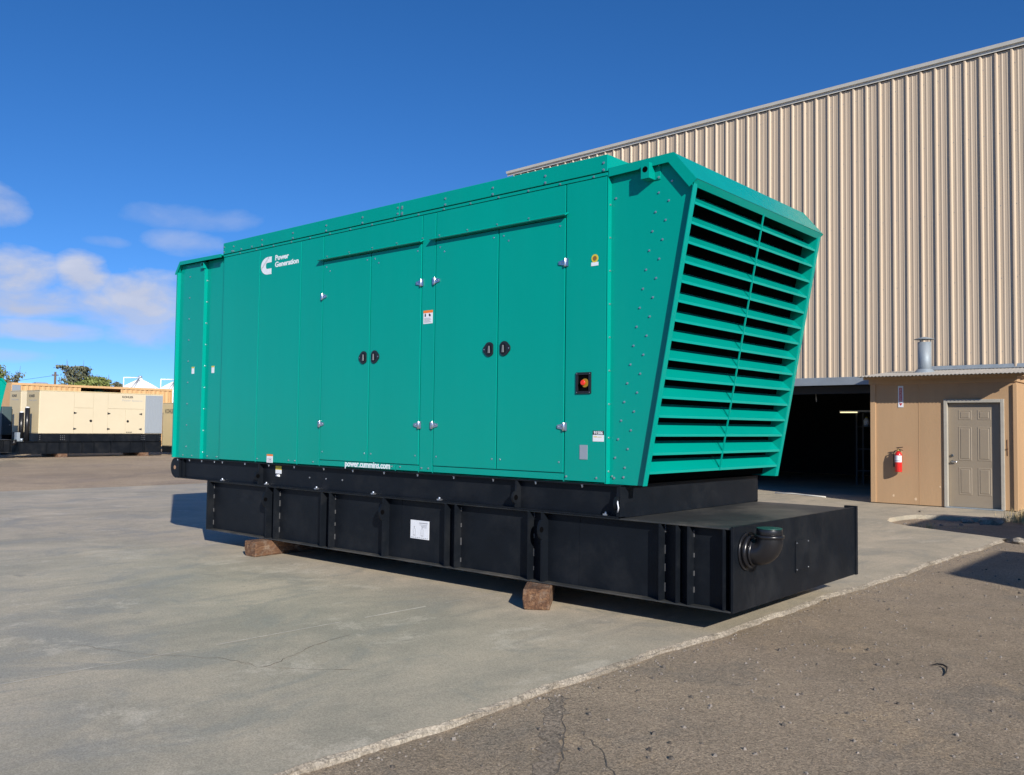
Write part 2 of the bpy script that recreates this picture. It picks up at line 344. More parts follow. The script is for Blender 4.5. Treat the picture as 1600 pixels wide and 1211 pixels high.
for f in bm.faces:
    if f.normal.z < 0: f.normal_flip()
bv = ring(back, -.25); nb = len(top_pts)
for i in range(len(back)-1):
    bm.faces.new((tv[nb+i], bv[i], bv[i+1], tv[nb+i+1]))
me = bpy.data.meshes.new('concrete_slab'); bm.to_mesh(me); bm.free()
slab = tag(link('concrete_slab', me, CONCRETE), kind='structure')
# broken, paler arris of the slab: a rough sloping face standing proud of the asphalt
eb = MB()
ro = [[(x, y, -.0005) for x, y in top_pts], [], [], []]
for i, (x, y) in enumerate(long_edge):
    j = rnd.gauss(0, .006)
    ro[1].append((x+j, y, -.008-abs(rnd.gauss(0, .006)))); ro[2].append((x+.007+rnd.gauss(0, .006), y, -.020+rnd.gauss(0, .006))); ro[3].append((x+.014+rnd.gauss(0, .006), y, -.09))
n = len(top_pts)
eb.add(sum(ro, []), [(k*n+i, (k+1)*n+i, (k+1)*n+i+1, k*n+i+1) for k in range(3) for i in range(n-1)])
eb.build('slab_edge', CONCEDGE, slab)
# control joint: pale filler, broken in places
jb = MB(); y = -24.
def jx(y): return -2.345+.0435*y
while y < 12.5:
    L = rnd.uniform(.25, 1.5); wd = rnd.uniform(.004, .008)
    if y > -.7: wd = .002
    jb.add([(jx(y)-wd, y, .003), (jx(y)+wd, y, .003), (jx(y+L)+wd, y+L, .003), (jx(y+L)-wd, y+L, .003)], [(0, 1, 2, 3)]); y += L+rnd.choice((.01, .02, .10, .22))
jb.build('joint_filler', mat('pale_joint_filler', (.62, .57, .48), .9, var=.3, vscale=9), slab)
for jx0 in (-7.1, -11.9):
    jb = MB(); y = -24.
    while y < 15:
        L = rnd.uniform(.4, 1.6); jb.add([(jx0+.03*y-.004, y, .003), (jx0+.03*y+.004, y, .003), (jx0+.03*(y+L)+.004, y+L, .003), (jx0+.03*(y+L)-.004, y+L, .003)], [(0, 1, 2, 3)]); y += L+rnd.choice((.02, .3, .8))
    jb.build('joint_filler', CONCRETE, slab)
# asphalt sheet along the slab
ab = MB()
ab.add([(-1.2, -26, -.035), (60, -26, -.035), (60, 8.0, -.035), (60, 13.0, -.035), (-.66, 13.0, -.035), (-.7, 11.3, -.08), (-2.2, 11.3, -.11), (-2.3, 9.3, -.10), (-1.2, 8.6, -.035), (-.2, 8.0, -.035)],
       [(0, 1, 2, 9), (2, 3, 4, 5, 8, 9), (5, 6, 7, 8)])
asph = tag(ab.build('asphalt', ASPHALT), kind='structure')
# old patch seam in the asphalt
def ribbon(name, pts, w0, z, mt, parent, jit=.012):
    b = MB(); vs = []
    P = []
    for i in range(len(pts)-1):
        a, c = Vector(pts[i]), Vector(pts[i+1]); k = max(2, int((c-a).length/.05))
        P += [a.lerp(c, q/k) for q in range(k)]
    P.append(Vector(pts[-1]))
    for i, p in enumerate(P):
        d = (P[min(i+1, len(P)-1)]-P[max(i-1, 0)]).normalized(); nn_ = Vector((-d.y, d.x)); ww = w0*rnd.uniform(.35, 1.2); q = p+nn_*rnd.gauss(0, jit)
        vs += [(*(q+nn_*ww), z), (*(q-nn_*ww), z)]
    b.add(vs, [(2*i, 2*i+1, 2*i+3, 2*i+2) for i in range(len(P)-1)]); return b.build(name, mt, parent)
CRACK = mat('crack_brown', (.12, .10, .08), .95); SEAL = ground_mat('old_patch_asphalt', ((.19, .155, .117), (.235, .19, .142), (.27, .215, .16)), (.17, .145, .115), speck=.6, sscale=95, bump=1.0, rough=.95, big=1.5)  # cracks are drawn in one flat dark brown
ribbon('crack', [(-.13, -1.80), (.04, -2.05), (.24, -2.27), (.47, -2.62), (.64, -2.95)], .0035, -.0315, CRACK, asph)
ribbon('patch_seam', [(-.14, -1.85), (.10, -2.2), (.37, -2.55), (.62, -3.0), (.82, -3.4)], .075, -.0325, SEAL, asph, .006)
ribbon('crack', [(.25, -2.2), (.5, -2.35), (.85, -2.7)], .0022, -.0315, CRACK, asph)
ribbon('crack', [(-3.15, -3.25), (-2.6, -3.05), (-2.1, -2.75), (-1.75, -2.7), (-1.3, -2.35)], .003, .0015, CONCEDGE, slab, .008)
ribbon('crack', [(-1.75, -2.70), (-1.85, -2.45), (-2.0, -2.1), (-2.05, -1.8)], .003, .002, CRACK, slab, .01)
# loose stones on the asphalt
def stones(name, n, fn, smin, smax, mt, seed):
    b = MB(); q = random.Random(seed)
    for _ in range(n):
        x, y, z = fn(q); s_ = smin*(smax/smin)**(q.random()**2.2); a = q.random()*6.28
        vs = []
        for k in range(5):
            t_ = a+k*1.2566+q.uniform(-.3, .3); rr = s_*q.uniform(.7, 1.2); vs.append((x+rr*math.cos(t_), y+rr*math.sin(t_), z))
        for k in range(5):
            t_ = a+k*1.2566+q.uniform(-.3, .3); rr = s_*q.uniform(.4, .7); vs.append((x+rr*math.cos(t_), y+rr*math.sin(t_), z+s_*q.uniform(.6, 1.1)))
        b.add(vs, [(k, (k+1) % 5, (k+1) % 5+5, k+5) for k in range(5)]+[(5, 6, 7, 8, 9)])
    return tag(b.build(name, mt), 'small loose stones scattered over the worn asphalt', 'stones', kind='stuff')
def on_asph(q):
    while 1:
        x = q.uniform(-.9, 4.2); y = -5+15*q.random()**1.4
        if x > edge_x(y)+.03: return x, y, -.036
def by_edge(q):
    y = q.uniform(-4.5, 7.5); return edge_x(y)+.04+abs(q.gauss(0, .07)), y, -.036
stones('loose_stones', 3000, on_asph, .003, .014, STONE, 1)
stones('dark_pebbles', 800, on_asph, .005, .019, mat('dark_stone', (.10, .085, .07), .9, var=.6, vscale=30), 6)['label'] = 'darker pebbles lying singly on the worn asphalt'  # real pebbles; their dark colour also stands in for small shadowed holes
o = stones('edge_grit', 900, by_edge, .002, .011, STONE, 2); o['label'] = 'fine grit lying along the broken concrete slab edge'
tag(MB().tube([(1.225, .36, -.03), (1.25, .385, -.022), (1.29, .375, -.018), (1.325, .335, -.02), (1.345, .24, -.028), (1.352, .15, -.032)], [.003, .005, .006, .005, .004, .002], 6).build('twig', TWIG), 'bent black twig lying on the brown asphalt', 'twig')

# ================================================================== GREEN GENERATOR SET
ZB, ZT, ZE, WD = .175, .777, 1.041, 2.434
gen = empty('generator_set', (0, 0, 0), 0, 'large green generator set on a black ribbed tank, propped on timber blocks on the concrete', 'generator', 'green generator sets in the yard')
# ---- base tank
tank = MB()
tank.box(-7.07, -.02, .078, WD-.078, ZB+.012, ZT-.012)
tank = tank.build('fuel_tank', BLACK, gen)
MB().box(-7.083, -.021, .0, WD, ZB, ZB+.011).build('bottom_flange', BLACKD, tank, .002)
MB().box(-7.083, -.021, .012, WD, ZT-.012, ZT).build('top_plate', BLACKD, tank, .002)
MB().box(-.02, .0, .0, WD-.03, ZB, ZT+.012).build('end_plate', BLACK, tank, .002)
MB().box(-.10, .012, WD-.029, WD+.012, ZB-.004, ZT+.022).build('end_flange', BLACK, tank, .003)
MB().box(-7.1, -7.083, .0, WD, ZB, ZT).build('end_plate', BLACK, tank, .002)
rib_me = MB().box(-.006, .006, 0, .078, ZB+.012, ZT-.012).mesh('rib'); rib_me.materials.append(BLACK)
eyed = {-5.80, -3.775, -1.748}
def eye_plate(zc, zlo, zhi, yr=.078, bulge=.05):
    """rib with a rounded lug that bulges out in front and carries a hole"""
    b = MB(); pts = []
    for z in (zlo, zc-.085): pts.append((0, z))
    for k in range(1, 8):
        t_ = -math.pi/2+math.pi*k/8; pts.append((-bulge*math.cos(t_), zc+.085*math.sin(t_)))
    pts += [(0, zc+.085), (0, zhi)]
    out_ = pts+[(yr, zhi), (yr, zlo)]
    b.prism(out_, 'x', -.010, .010)
    return b
lug_me = eye_plate(.625, ZB+.012, ZT-.012).mesh('rib'); lug_me.materials.append(BLACK)
hole_me = MB().tube([(-.0125, 0, 0), (.0125, 0, 0)], .024, 14, smooth=True).mesh('eye_hole'); hole_me.materials.append(DARK)  # solid black plug; the shade in the eye is its colour
for x in (-7.065, -5.82, -5.665, -4.80, -4.655, -3.795, -2.92, -2.79, -1.912, -1.762, -.612, -.464, -.366, -.078):
    lug = any(abs(x-e) < .03 for e in eyed)
    r_ = link('rib', lug_me if lug else rib_me, BLACK, tank, loc=(x, 0, 0))
    r_ = None
    if lug: link('eye_hole', hole_me, DARK, tank, loc=(x, -.014, .626))
wb = MB(); q = random.Random(5)
for x in (-5.665, -4.655, -2.79, -1.912, -.612, -.366, -7.065):
    for k in range(4):
        z = ZB+.06+k*.145+q.uniform(0, .04); wb.box(x+.006, x+.013, .070, .078, z, z+q.uniform(.03, .07))
tag(wb.build('weld_beads', WELD, tank), kind='stuff')
for x in (-3.60, -1.42): MB().box(x, x+.005, .0755, .079, ZB+.012, ZT-.012).build('sheet_seam', BLACK, tank)
pl = MB().box(-3.467, -3.206, .073, .0775, .394, .572).build('data_plate', WHITE, tank, .003); pl['label'] = 'white rectangular data plate with small diagrams'
b = MB(); b.box(-3.34, -3.225, .0715, .0735, .545, .553)
for k in range(3): b.box(-3.335+.02*k, -3.235, .0715, .0735, .53-.012*k, .534-.012*k)
for cx_ in (-3.41, -3.30):
    b.box(cx_-.016, cx_-.012, .0715, .0735, .425, .49); b.box(cx_+.012, cx_+.016, .0715, .0735, .425, .49); b.box(cx_-.016, cx_+.016, .0715, .0735, .425, .429); b.box(cx_-.004, cx_+.004, .0715, .0735, .49, .515)
for k in range(9): b.box(-3.45+.027*k, -3.45+.027*k+.018, .0715, .0735, .405, .410)
b.build('plate_print', INKG, pl)
# fill elbow on the tank end
EY, EZ = .205, .60
elb = MB(); prof = []
elb.tube([(.0, EY, EZ), (.014, EY, EZ)], .138, 28); elb.tube([(.014, EY, EZ), (.05, EY, EZ)], .118, 28); elb.tube([(.05, EY, EZ), (.075, EY, EZ)], .098, 24)
bend = [(.06, EY, EZ)]+[(.085+.095*math.sin(t_), EY, EZ+.095*(1-math.cos(t_))) for t_ in [k*math.pi/2/9 for k in range(10)]]
elb.tube(bend+[(.18, EY, EZ+.115)], .094, 26, caps=False); elb.tube([(.18, EY, EZ+.112), (.18, EY, EZ+.135)], .104, 26)
e_ = elb.build('fill_elbow', RUBBER, tank)
MB().tube([(.18, EY, EZ+.135), (.18, EY, EZ+.178)], .092, 26).build('cap', RUBBER, e_, .004)
MB().tube([(.18, EY, EZ+.178), (.18, EY, EZ+.184)], .09, 26).build('cap_lid', mat('dark_green_plastic', (.012, .07, .055), .4), e_)
ip = MB().box(.0, .008, 1.07, 1.335, .345, .598).build('inspection_plate', BLACK, tank, .003)
b = MB()
for yy in (1.09, 1.315):
    for zz in (.365, .578): b.bolt(.008, yy, zz, 'x', 1, .007, .006)
tag(b.build('bolts', ZINC, ip), kind='stuff')
# ---- skid
skid = MB().box(-7.80, -.985, .055, WD-.055, ZT+.012, ZE-.002).box(-7.90, -.967, .0, .075, ZT+.001, ZT+.013).box(-7.90, -.967, .002, .08, ZE-.016, ZE-.004).box(-7.9, -.967, WD-.075, WD, ZT+.001, ZT+.013)
skid.box(-.985, -.967, .0, WD, ZT+.002, ZE-.002).box(-7.815, -7.80, .0, WD, ZT+.002, ZE-.002)
skid = skid.build('skid', BLACK, gen, .002)
# rounded end plate with towing eye
def lug_plate(cx, cz, r, x_in):
    pts = [(x_in, cz-r), (cx, cz-r)]+[(cx-r*math.cos(t_), cz+r*math.sin(t_)) for t_ in [-math.pi/2+math.pi*k/14 for k in range(1, 14)]]+[(cx, cz+r), (x_in, cz+r)]
    return pts
for yy in (.03, WD-.05):
    ep = MB().prism(lug_plate(-7.93, .908, .129, -7.74), 'y', yy, yy+.025).build('end_eye', BLACK, skid)
    MB().tube([(-7.955, yy-.002, .908), (-7.955, yy+.027, .908)], .026, 14).build('eye_hole', mat('eye_bore', (.35, .20, .12), .8), skid)
for x, zc in ((-5.985, .884), (-2.052, .878), (-.992, .895)):
    g = MB()
    pts = [(.055, ZT+.014), (-.005, ZT+.014)]+[(-.006-.045*math.cos(t_), zc+.055*math.sin(t_)) for t_ in [-math.pi/2+math.pi*k/8 for k in range(9)]]+[(.0, ZE-.06), (.0, ZE-.018), (.055, ZE-.018)]
    g.prism(pts, 'x', x-.010, x+.010); g.build('gusset', BLACK, skid)
    link('eye_hole', hole_me, DARK, skid, loc=(x, -.012, zc))
MB().tube([(-.972, -.03, .83), (-.955, -.045, .865), (-.96, -.05, .90), (-.97, -.035, .915)], .006, 6).build('tie_wire', WHITE, skid)
b = MB()
for x in (-7.884, -7.589, -7.291, -6.992, -6.81, -6.318, -5.825, -5.334, -4.80, -4.31, -3.82, -3.33, -2.84, -2.345, -1.855, -1.362): b.bolt(x, .03, ZE-.018, 'z', -1, .011, .022)
for x in (-6.798, -5.863, -4.919, -3.978, -3.025, -1.124): b.box(x-.018, x+.018, .01, .05, ZT+.013, ZT+.026).bolt(x, .028, ZT+.026, 'z', 1, .014, .016)
for x in (-5.08, -4.79, -4.51): b.bolt(x, .055, .906, 'y', -1, .009, .008)
tag(b.build('bolts', ZINC, skid), kind='stuff')
MB().box(-5.72, -5.61, .050, .0545, .968, 1.012).build('caution_label', YELLOW, skid); MB().box(-5.72, -5.61, .050, .0545, .925, .9675).build('caution_label', WHITE, skid)
MB().tube([(-5.70, .049, .902), (-5.64, .049, .902)], .013, 8).build('tag', WHITE, skid)
# ---- body core behind the panels
MB().box(-6.84, -1.118, .022, WD-.022, ZE, 3.565).box(-7.86, -6.84, .075, WD-.075, ZE, 3.49).box(-6.845, -1.12, .0, .02, ZE+.001, ZE+.012).build('body_core', GREENIN, gen)
G_ = .006
def panel(name, x0, x1, z0, z1, y0=0., th=.0215, bev=.0015):
    return MB().box(x0+G_, x1-G_, y0, y0+th, z0, z1).build(name, GREEN, gen, bev)
ZL = 3.533
panel('wall_panel', -6.849, -6.057, ZE, ZL); panel('wall_panel', -6.057, -5.245, ZE, ZL); panel('wall_panel', -5.245, -4.84, ZE, ZL)
panel('header_panel', -4.84, -3.286, 3.262, ZL); panel('sill_panel', -4.84, -3.62, ZE, 1.106); panel('sill_panel', -3.62, -3.286, ZE, 1.106)
panel('wall_panel', -3.286, -3.095, ZE, ZL)
panel('header_panel', -3.095, -1.532, 3.262, ZL); panel('sill_panel', -3.095, -1.532, ZE, 1.106)
pr_ = panel('wall_panel', -1.532, -1.113, ZE, ZL)
doors = []
for x0, x1 in ((-4.84, -4.043), (-4.043, -3.286), (-3.095, -2.288), (-2.288, -1.532)):
    doors.append(panel('door', x0+.001, x1-.001, 1.114, 3.252, -.003, .02))
def hinge(parent, x, z, side):
    """side=+1: strap on the door lies to +x of the knuckle"""
    b = MB(); b.box(x-side*.032, x-side*.004, -.012, -.003, z-.034, z+.034) if side > 0 else b.box(x+.004, x+.032, -.012, -.003, z-.034, z+.034)
    b.tube([(x, -.014, z-.036), (x, -.014, z+.036)], .009, 10)
    a, c = (x+.008, x+.070) if side > 0 else (x-.070, x-.008)
    pts = [(a, z-.026), (c, z-.013), (c, z+.013), (a, z+.026)] if side > 0 else [(a, z-.013), (c, z-.026), (c, z+.026), (a, z+.013)]
    b.prism(pts, 'y', -.013, -.004)
    for dx in (.022, .054): b.bolt(x+side*dx, -.013, z, 'y', -1, .007, .006)
    return b.build('hinge', STEEL, parent, .0015)
for d_, x, s_ in ((doors[0], -4.838, 1), (doors[1], -3.288, -1), (doors[2], -3.097, 1), (doors[3], -1.530, -1)):
    for z in (2.873, 1.496): hinge(d_, x, z, s_)
def latch(parent, x, z, s_):
    """black paddle latch: D-shaped escutcheon, flat towards the door gap (s_=+1 gap on +x side)"""
    b = MB(); pts = []
    for k in range(20):
        t_ = 2*math.pi*k/20; px, pz = .062*math.cos(t_), .066*math.sin(t_)
        px = min(px, .047) if s_ > 0 else max(px, -.047)
        if (s_ > 0 and k in (9, 10, 11)) or (s_ < 0 and k in (0, 1, 19)): px *= 1.17
        pts.append((x+px, z+pz))
    b.prism(pts, 'y', -.014, -.003); l = b.build('latch', RUBBER, parent, .003)
    c = MB(); cx_ = x+.006*s_; c.prism([(cx_+.034*math.cos(t_), z+.046*math.sin(t_)) for t_ in [2*math.pi*k/16 for k in range(16)]], 'y', -.018, -.013); c.build('paddle_cup', BLACK, l, .002)
    MB().prism([(cx_-.012, z-.036), (cx_+.012, z-.036), (cx_+.008, z+.03), (cx_-.006, z+.03)], 'y', -.026, -.017).build('lever', mat('grey_lever', (.16, .165, .17), .35), l, .003)
    MB().bolt(x-s_*.058, -.014, z, 'y', -1, .006, .004).build('bolt', ZINC, l)
latch(doors[0], -4.130, 2.182, 1); latch(doors[1], -3.958, 2.182, -1); latch(doors[2], -2.382, 2.182, 1); latch(doors[3], -2.203, 2.182, -1)
b = MB()
for x0, x1 in ((-4.84, -4.043), (-4.043, -3.286), (-3.095, -2.288), (-2.288, -1.532)):
    for x, z in ((x0+.12, 3.14), (x1-.06, 3.19), (x0+.06, 3.19), (x0+.05, 1.20), (x1-.05, 1.20)):
        b.tube([(x, -.003, z), (x, -.006, z)], .008, 8)
tag(b.build('rivets', ZINC, gen), kind='stuff')
for x0, x1 in ((-4.887, -3.262), (-3.144, -1.508)):
    MB().prism([(-.045, 3.262), (-.052, 3.270), (-.002, 3.298), (0., 3.298), (0., 3.288), (-.036, 3.266)], 'x', x0, x1).build('drip_rail', GREEN, gen)
# roof box with overhanging lip
MB().box(-6.852, -3.612, -.010, WD+.01, 3.572, 3.711).build('roof_panel', GREEN, gen, .004); MB().box(-3.606, -1.108, -.010, WD+.01, 3.572, 3.711).build('roof_panel', GREEN, gen, .004)
MB().box(-6.849, -1.113, -.004, WD+.004, 3.5385, 3.564).build('lip_rail', GREEN, gen, .002)
b = MB()
for k in range(10):
    x = -1.145-.608*k
    if x > -6.85:
        b.bolt(x, -.010, 3.645); b.bolt(x, -.010, 3.587)
for k in range(17):
    x = -1.247-.349*k
    if x > -6.8: b.bolt(x, -.004, 3.549, r=.009)
for x in (-3.575, -3.64, -6.83): b.bolt(x, -.01, 3.66); b.bolt(x, -.01, 3.60)
for x in (-6.65, -6.45, -6.22): b.bolt(x, -.01, 3.592)
for x in (-6.02, -5.75, -5.40, -5.28, -4.95, -3.67, -3.55, -3.245, -3.15, -1.505, -1.20): b.bolt(x, 0, 1.085, r=.009)
for k in range(9): b.bolt(-4.78+.0+.375*k if k < 5 else -3.05+.37*(k-5), -.002, 3.307, r=.007)
for k in range(9): b.bolt(-6.872, .05, 3.40-.278*k, r=.009)
tag(b.build('bolts', ZINC, gen), kind='stuff')
# ---- discharge hood with louvres (right end)
HB, HT = (-.755, 1.041), (-.316, 3.374)      # louvre plane, bottom and top (x, z)
def hx(z): return HB[0]+(HT[0]-HB[0])*(z-HB[1])/(HT[1]-HB[1])
side = [(-1.105, ZE), (HB[0]-.004, ZE), (HT[0]-.01, 3.374), (-.515, 3.585), (-1.105, 3.575)]
hood = MB().prism(side, 'y', .047, .060).build('discharge_hood', GREEN, gen)
MB().prism(side, 'y', WD-.060, WD-.047).build('side_panel', GREEN, hood)
MB().box(-1.113, -1.103, .0, .055, ZE, ZL+.03).build('corner_post', GREEN, hood, .0015)
MB().box(-1.113, -1.103, WD-.055, WD, ZE, ZL+.03).build('corner_post', GREEN, hood, .0015)
for y0, y1 in ((.0, .05), (WD-.05, WD)):      # rim flange along the sloping edge
    MB().prism([(hx(ZE)-.010, ZE), (hx(ZE), ZE), (hx(3.36), 3.36), (hx(3.36)-.010, 3.36)], 'y', y0, y1).build('rim', GREEN, hood, .0015)
for y0, y1 in ((.048, .0605), (WD-.0605, WD-.048)):
    MB().prism([(hx(ZE)-.10, ZE+.002), (hx(ZE)-.006, ZE+.002), (hx(3.36)-.006, 3.36), (hx(3.36)-.10, 3.36)], 'y', y0, y1+.004).build('side_liner', GREEN, hood)
MID = WD/2-.01
MB().prism([(hx(ZE+.09)-.012, ZE+.09), (hx(ZE+.09)+.001, ZE+.09), (hx(3.33)+.001, 3.33), (hx(3.33)-.012, 3.33)], 'y', MID-.004, MID+.004).build('divider', GREEN, hood)
NB = 15; z0_, z1_ = 1.132, 3.198
def blade_mesh(L):
    b = MB(); t_ = .003
    prof = [(0, 0), (0, .020), (-.10, .112), (-.104, .110), (-.004, .0175), (-.004, 0)]
    b.prism(prof, 'y', 0, L); me = b.mesh('louvre_blade'); me.materials.append(GREEN); return me
bl1, bl2 = blade_mesh(MID-.0045-.0645), blade_mesh(WD-.0645-MID-.0045)
for k in range(NB):
    z = z0_+(z1_-z0_)*k/(NB-1)
    link('louvre_blade', bl1, GREEN, hood, loc=(hx(z)-.003, .0645, z)); link('louvre_blade', bl2, GREEN, hood, loc=(hx(z)-.003, MID+.0045, z))
MB().prism([(hx(1.06)-.15, 1.06), (hx(1.06)-.14, 1.06), (hx(3.33)-.14, 3.33), (hx(3.33)-.15, 3.33)], 'y', .066, WD-.066).build('dark_gap_sheet', DARK, hood)  # near-black sheet behind the blades; the gaps' shade put into its colour
MB().box(-1.09, -.905, .062, WD-.062, ZE, ZE+.004).build('hood_floor', DARK, hood)  # floor plate coloured near-black to carry the shade under the hood
MB().tube([(-.55, .09, 3.30), (-.53, .40, 3.285)], .014, 8).build('hose', BLACKD, hood)
# cap: flat top, chamfer, down-turned flanges
capb = MB(); oy0, oy1 = -.003, WD+.003
capb.prism([(-1.105, 3.578), (-.512, 3.592), (-.318, 3.362), (-.300, 3.372), (-.500, 3.608), (-1.105, 3.592)], 'y', oy0, oy1)
for y0, y1 in ((oy0-.0015, oy0+.0085), (oy1-.0085, oy1+.0015)):
    capb.prism([(-1.1, 3.525), (-.545, 3.540), (-.362, 3.318), (-.298, 3.366), (-.498, 3.610), (-1.1, 3.594)], 'y', y0, y1)
cap = capb.build('hood_cap', GREEN, hood)
MB().prism([(-.325, 3.360), (-.303, 3.372), (-.334, 3.322), (-.344, 3.329)], 'y', .0, WD).build('cap_lip', GREEN, cap)
lb = MB().box(-.768, -.690, -.045, .046, 3.435, 3.560).build('lifting_lug', GREEN, hood, .002)
MB().tube([(-.728, -.0462, 3.507), (-.728, -.040, 3.507)], .024, 14).build('eye_hole', DARK, lb)
MB().box(-.690, -.640, .038, .047, 3.435, 3.56).build('lug_foot', GREEN, lb, .001)
b = MB()
for k in range(16):
    z = 3.404-.1485*k
    if z > 1.10: b.bolt(-.54-.0279*k, .047, z, r=.009)
    z = 3.331-.1485*k
    if z > 1.10: b.bolt(-.658-.0281*k, .047, z, r=.009)
for k in range(9): b.bolt(-1.103, .028, 3.30-.27*k, 'x', 1, r=.009)
for x, z in ((-1.06, 3.35), (-1.06, 1.09), (-.655, 3.45), (-.655, 3.545), (-.97, 1.10)): b.bolt(x, .047 if z < 3.4 or x < -.9 else .038, z, r=.010)
tag(b.build('bolts', ZINC, hood), kind='stuff')
# ---- intake hood (left end)
ih = MB().prism([(-7.30, ZE), (-6.853, ZE), (-6.853, 3.545), (-7.30, 3.545)], 'y', .05, .066).build('intake_hood', GREEN, gen)
MB().prism([(-7.895, ZE), (-7.315, ZE), (-7.315, 3.545), (-7.84, 3.545), (-7.895, 3.46)], 'y', .010, .026).build('side_panel', GREEN, ih)
MB().box(-7.312, -7.302, .005, .070, ZE, 3.535).build('corner_post', GREEN, ih, .0015)
MB().prism([(-7.93, ZE), (-7.90, ZE), (-7.90, 3.455), (-7.93, 3.455)], 'y', -.034, .03).build('rim', GREEN, ih, .003)
MB().box(-7.93, -7.9, .03, WD, ZE, 3.45).build('intake_face', GREEN, ih, .002)
icap = MB().prism([(-7.955, 3.452), (-7.845, 3.59), (-6.853, 3.575), (-6.853, 3.562), (-7.85, 3.572), (-7.935, 3.452)], 'y', -.04, WD+.02)
icap.prism([(-7.957, 3.43), (-7.93, 3.43), (-7.84, 3.545), (-6.853, 3.535), (-6.853, 3.576), (-7.846, 3.592), (-7.957, 3.452)], 'y', -.043, -.034).build('hood_cap', GREEN, ih)
MB().box(-7.36, -7.29, -.02, .02, 3.45, 3.53).build('lifting_lug', GREEN, ih, .002); MB().tube([(-7.325, -.0215, 3.50), (-7.325, -.015, 3.50)], .02, 12).build('eye_hole', DARK, ih)
b = MB()
for k in range(9): b.bolt(-7.66+.002*k, .010, 3.38-.274*k, r=.010); b.bolt(-7.302, .045, 3.30-.272*k, 'x', 1, r=.009)
for x in (-7.72, -7.5, -7.2, -6.98): b.bolt(x, .010 if x < -7.3 else .05, 1.075, r=.009)
tag(b.build('bolts', ZINC, ih), kind='stuff')
for x, yy in ((-7.53, .010), (-7.12, .05)):
    l = MB().box(x-.03, x+.03, yy-.002, yy, 2.118, 2.206).build('service_label', WHITE, ih); MB().box(x-.03, x+.03, yy-.0035, yy-.0015, 2.19, 2.206).build('label_stripe', YELLOW, l)
# ---- labels, logo and controls
lg = MB(); x0, x1, zt_, zb_, zm = -6.037, -5.825, 3.430, 3.226, 3.328
outer = [(x1, zt_), (x1-.045, zt_)]+[(x1-.075-.135*math.cos(t_)*1.0, zm+.102*math.sin(t_)) for t_ in [math.pi/2*(1-k/9)*.98 for k in range(0, 19)]]+[(x1-.045, zb_), (x1+.008, zb_), (x1, zb_+.012)]
inner = [(x1, zm-.036), (x1-.075, zm-.036)]+[(x1-.085-.03*math.cos(t_), zm+.036*math.sin(t_)) for t_ in [-math.pi/2*.9+math.pi*.9*k/8 for k in range(9)]]+[(x1-.075, zm+.036), (x1, zm+.036)]
lg.prism(outer+inner, 'y', -.0015, .0005); lo = lg.build('emblem', WHITE, gen)
lo['label'] = 'white letter C emblem'
text('emblem_lettering', 'cummins', .044, INKG, lo, (-6.018, -.0018, 3.292), width=.195, roll=R(40))
text('lettering', 'Power\nGeneration', .083, WHITE, gen, (-5.755, -.0008, 3.375), bold=.0026, width=.455)['label'] = 'white Power Generation lettering'
text('lettering', 'power.cummins.com', .088, WHITE, gen, (-4.407, -.0008, 1.058), bold=.0024, width=.705)['label'] = 'white power.cummins.com lettering'
es_ = MB()
x0, x1, z0, z1 = -1.408, -1.257, 1.767, 1.943
es_.box(x0, x1, -.012, 0, z0, z0+.022).box(x0, x1, -.012, 0, z1-.022, z1).box(x0, x0+.022, -.012, 0, z0+.022, z1-.022).box(x1-.022, x1, -.012, 0, z0+.022, z1-.022)
es_ = es_.build('emergency_stop', RUBBER, gen, .002)
MB().box(x0+.02, x1-.02, -.003, -.001, z0+.02, z1-.02).build('recess', DARK, es_)
MB().tube([(-1.318, -.003, 1.855), (-1.318, -.008, 1.855)], .036, 20).build('collar', mat('estop_collar', (.30, .18, .01), .5), es_); MB().tube([(-1.326, -.008, 1.857), (-1.326, -.024, 1.857), (-1.326, -.032, 1.857)], [.015, .024, .020], 18).build('button', REDP, es_, .003)
b = MB()
for x in (x0+.011, x1-.011):
    for z in (z0+.011, z1-.011): b.bolt(x, -.012, z, r=.004, h=.003)
tag(b.build('screws', ZINC, es_), kind='stuff')
MB().tube([(-1.232, 0, 2.873), (-1.232, -.002, 2.873)], .034, 20).build('round_seal', YELLOW, gen); MB().tube([(-1.232, -.0015, 2.873), (-1.232, -.003, 2.873)], .020, 16).build('seal_core', mat('brown_print', (.22, .11, .02), .5), gen)
MB().box(-1.268, -1.197, -.002, 0, 2.812, 2.842).build('small_label', WHITE, gen)
sl = MB().box(-1.238, -1.130, -.002, 0, 1.379, 1.432).build('stock_label', WHITE, gen); MB().box(-1.238, -1.130, -.002, 0, 1.4325, 1.466).build('label_band', INK, sl)
text('label_number', '91506', .036, WHITE, sl, (-1.228, -.0028, 1.437), bold=.0008, width=.088)
b = MB().box(-1.228, -1.195, -.003, -.001, 1.413, 1.420).box(-1.19, -1.15, -.003, -.001, 1.413, 1.417); b.build('label_print', YELLOW, sl)
MB().box(-1.369, -1.290, -.004, 0, 1.230, 1.348).build('nameplate', GREYPL, gen, .001)
wl = MB().box(-3.253, -3.126, -.002, 0, 2.469, 2.572).build('warning_label', WHITE, gen); MB().box(-3.253, -3.126, -.002, 0, 2.5725, 2.597).build('label_band', ORANGE, wl)
b = MB().box(-3.235, -3.218, -.003, -.0015, 2.538, 2.562).box(-3.232, -3.222, -.003, -.0015, 2.562, 2.568).prism([(-3.175, 2.54), (-3.155, 2.537), (-3.15, 2.552), (-3.17, 2.566), (-3.178, 2.56)], 'y', -.003, -.0015); b.build('label_symbols', INK, wl)
b = MB()
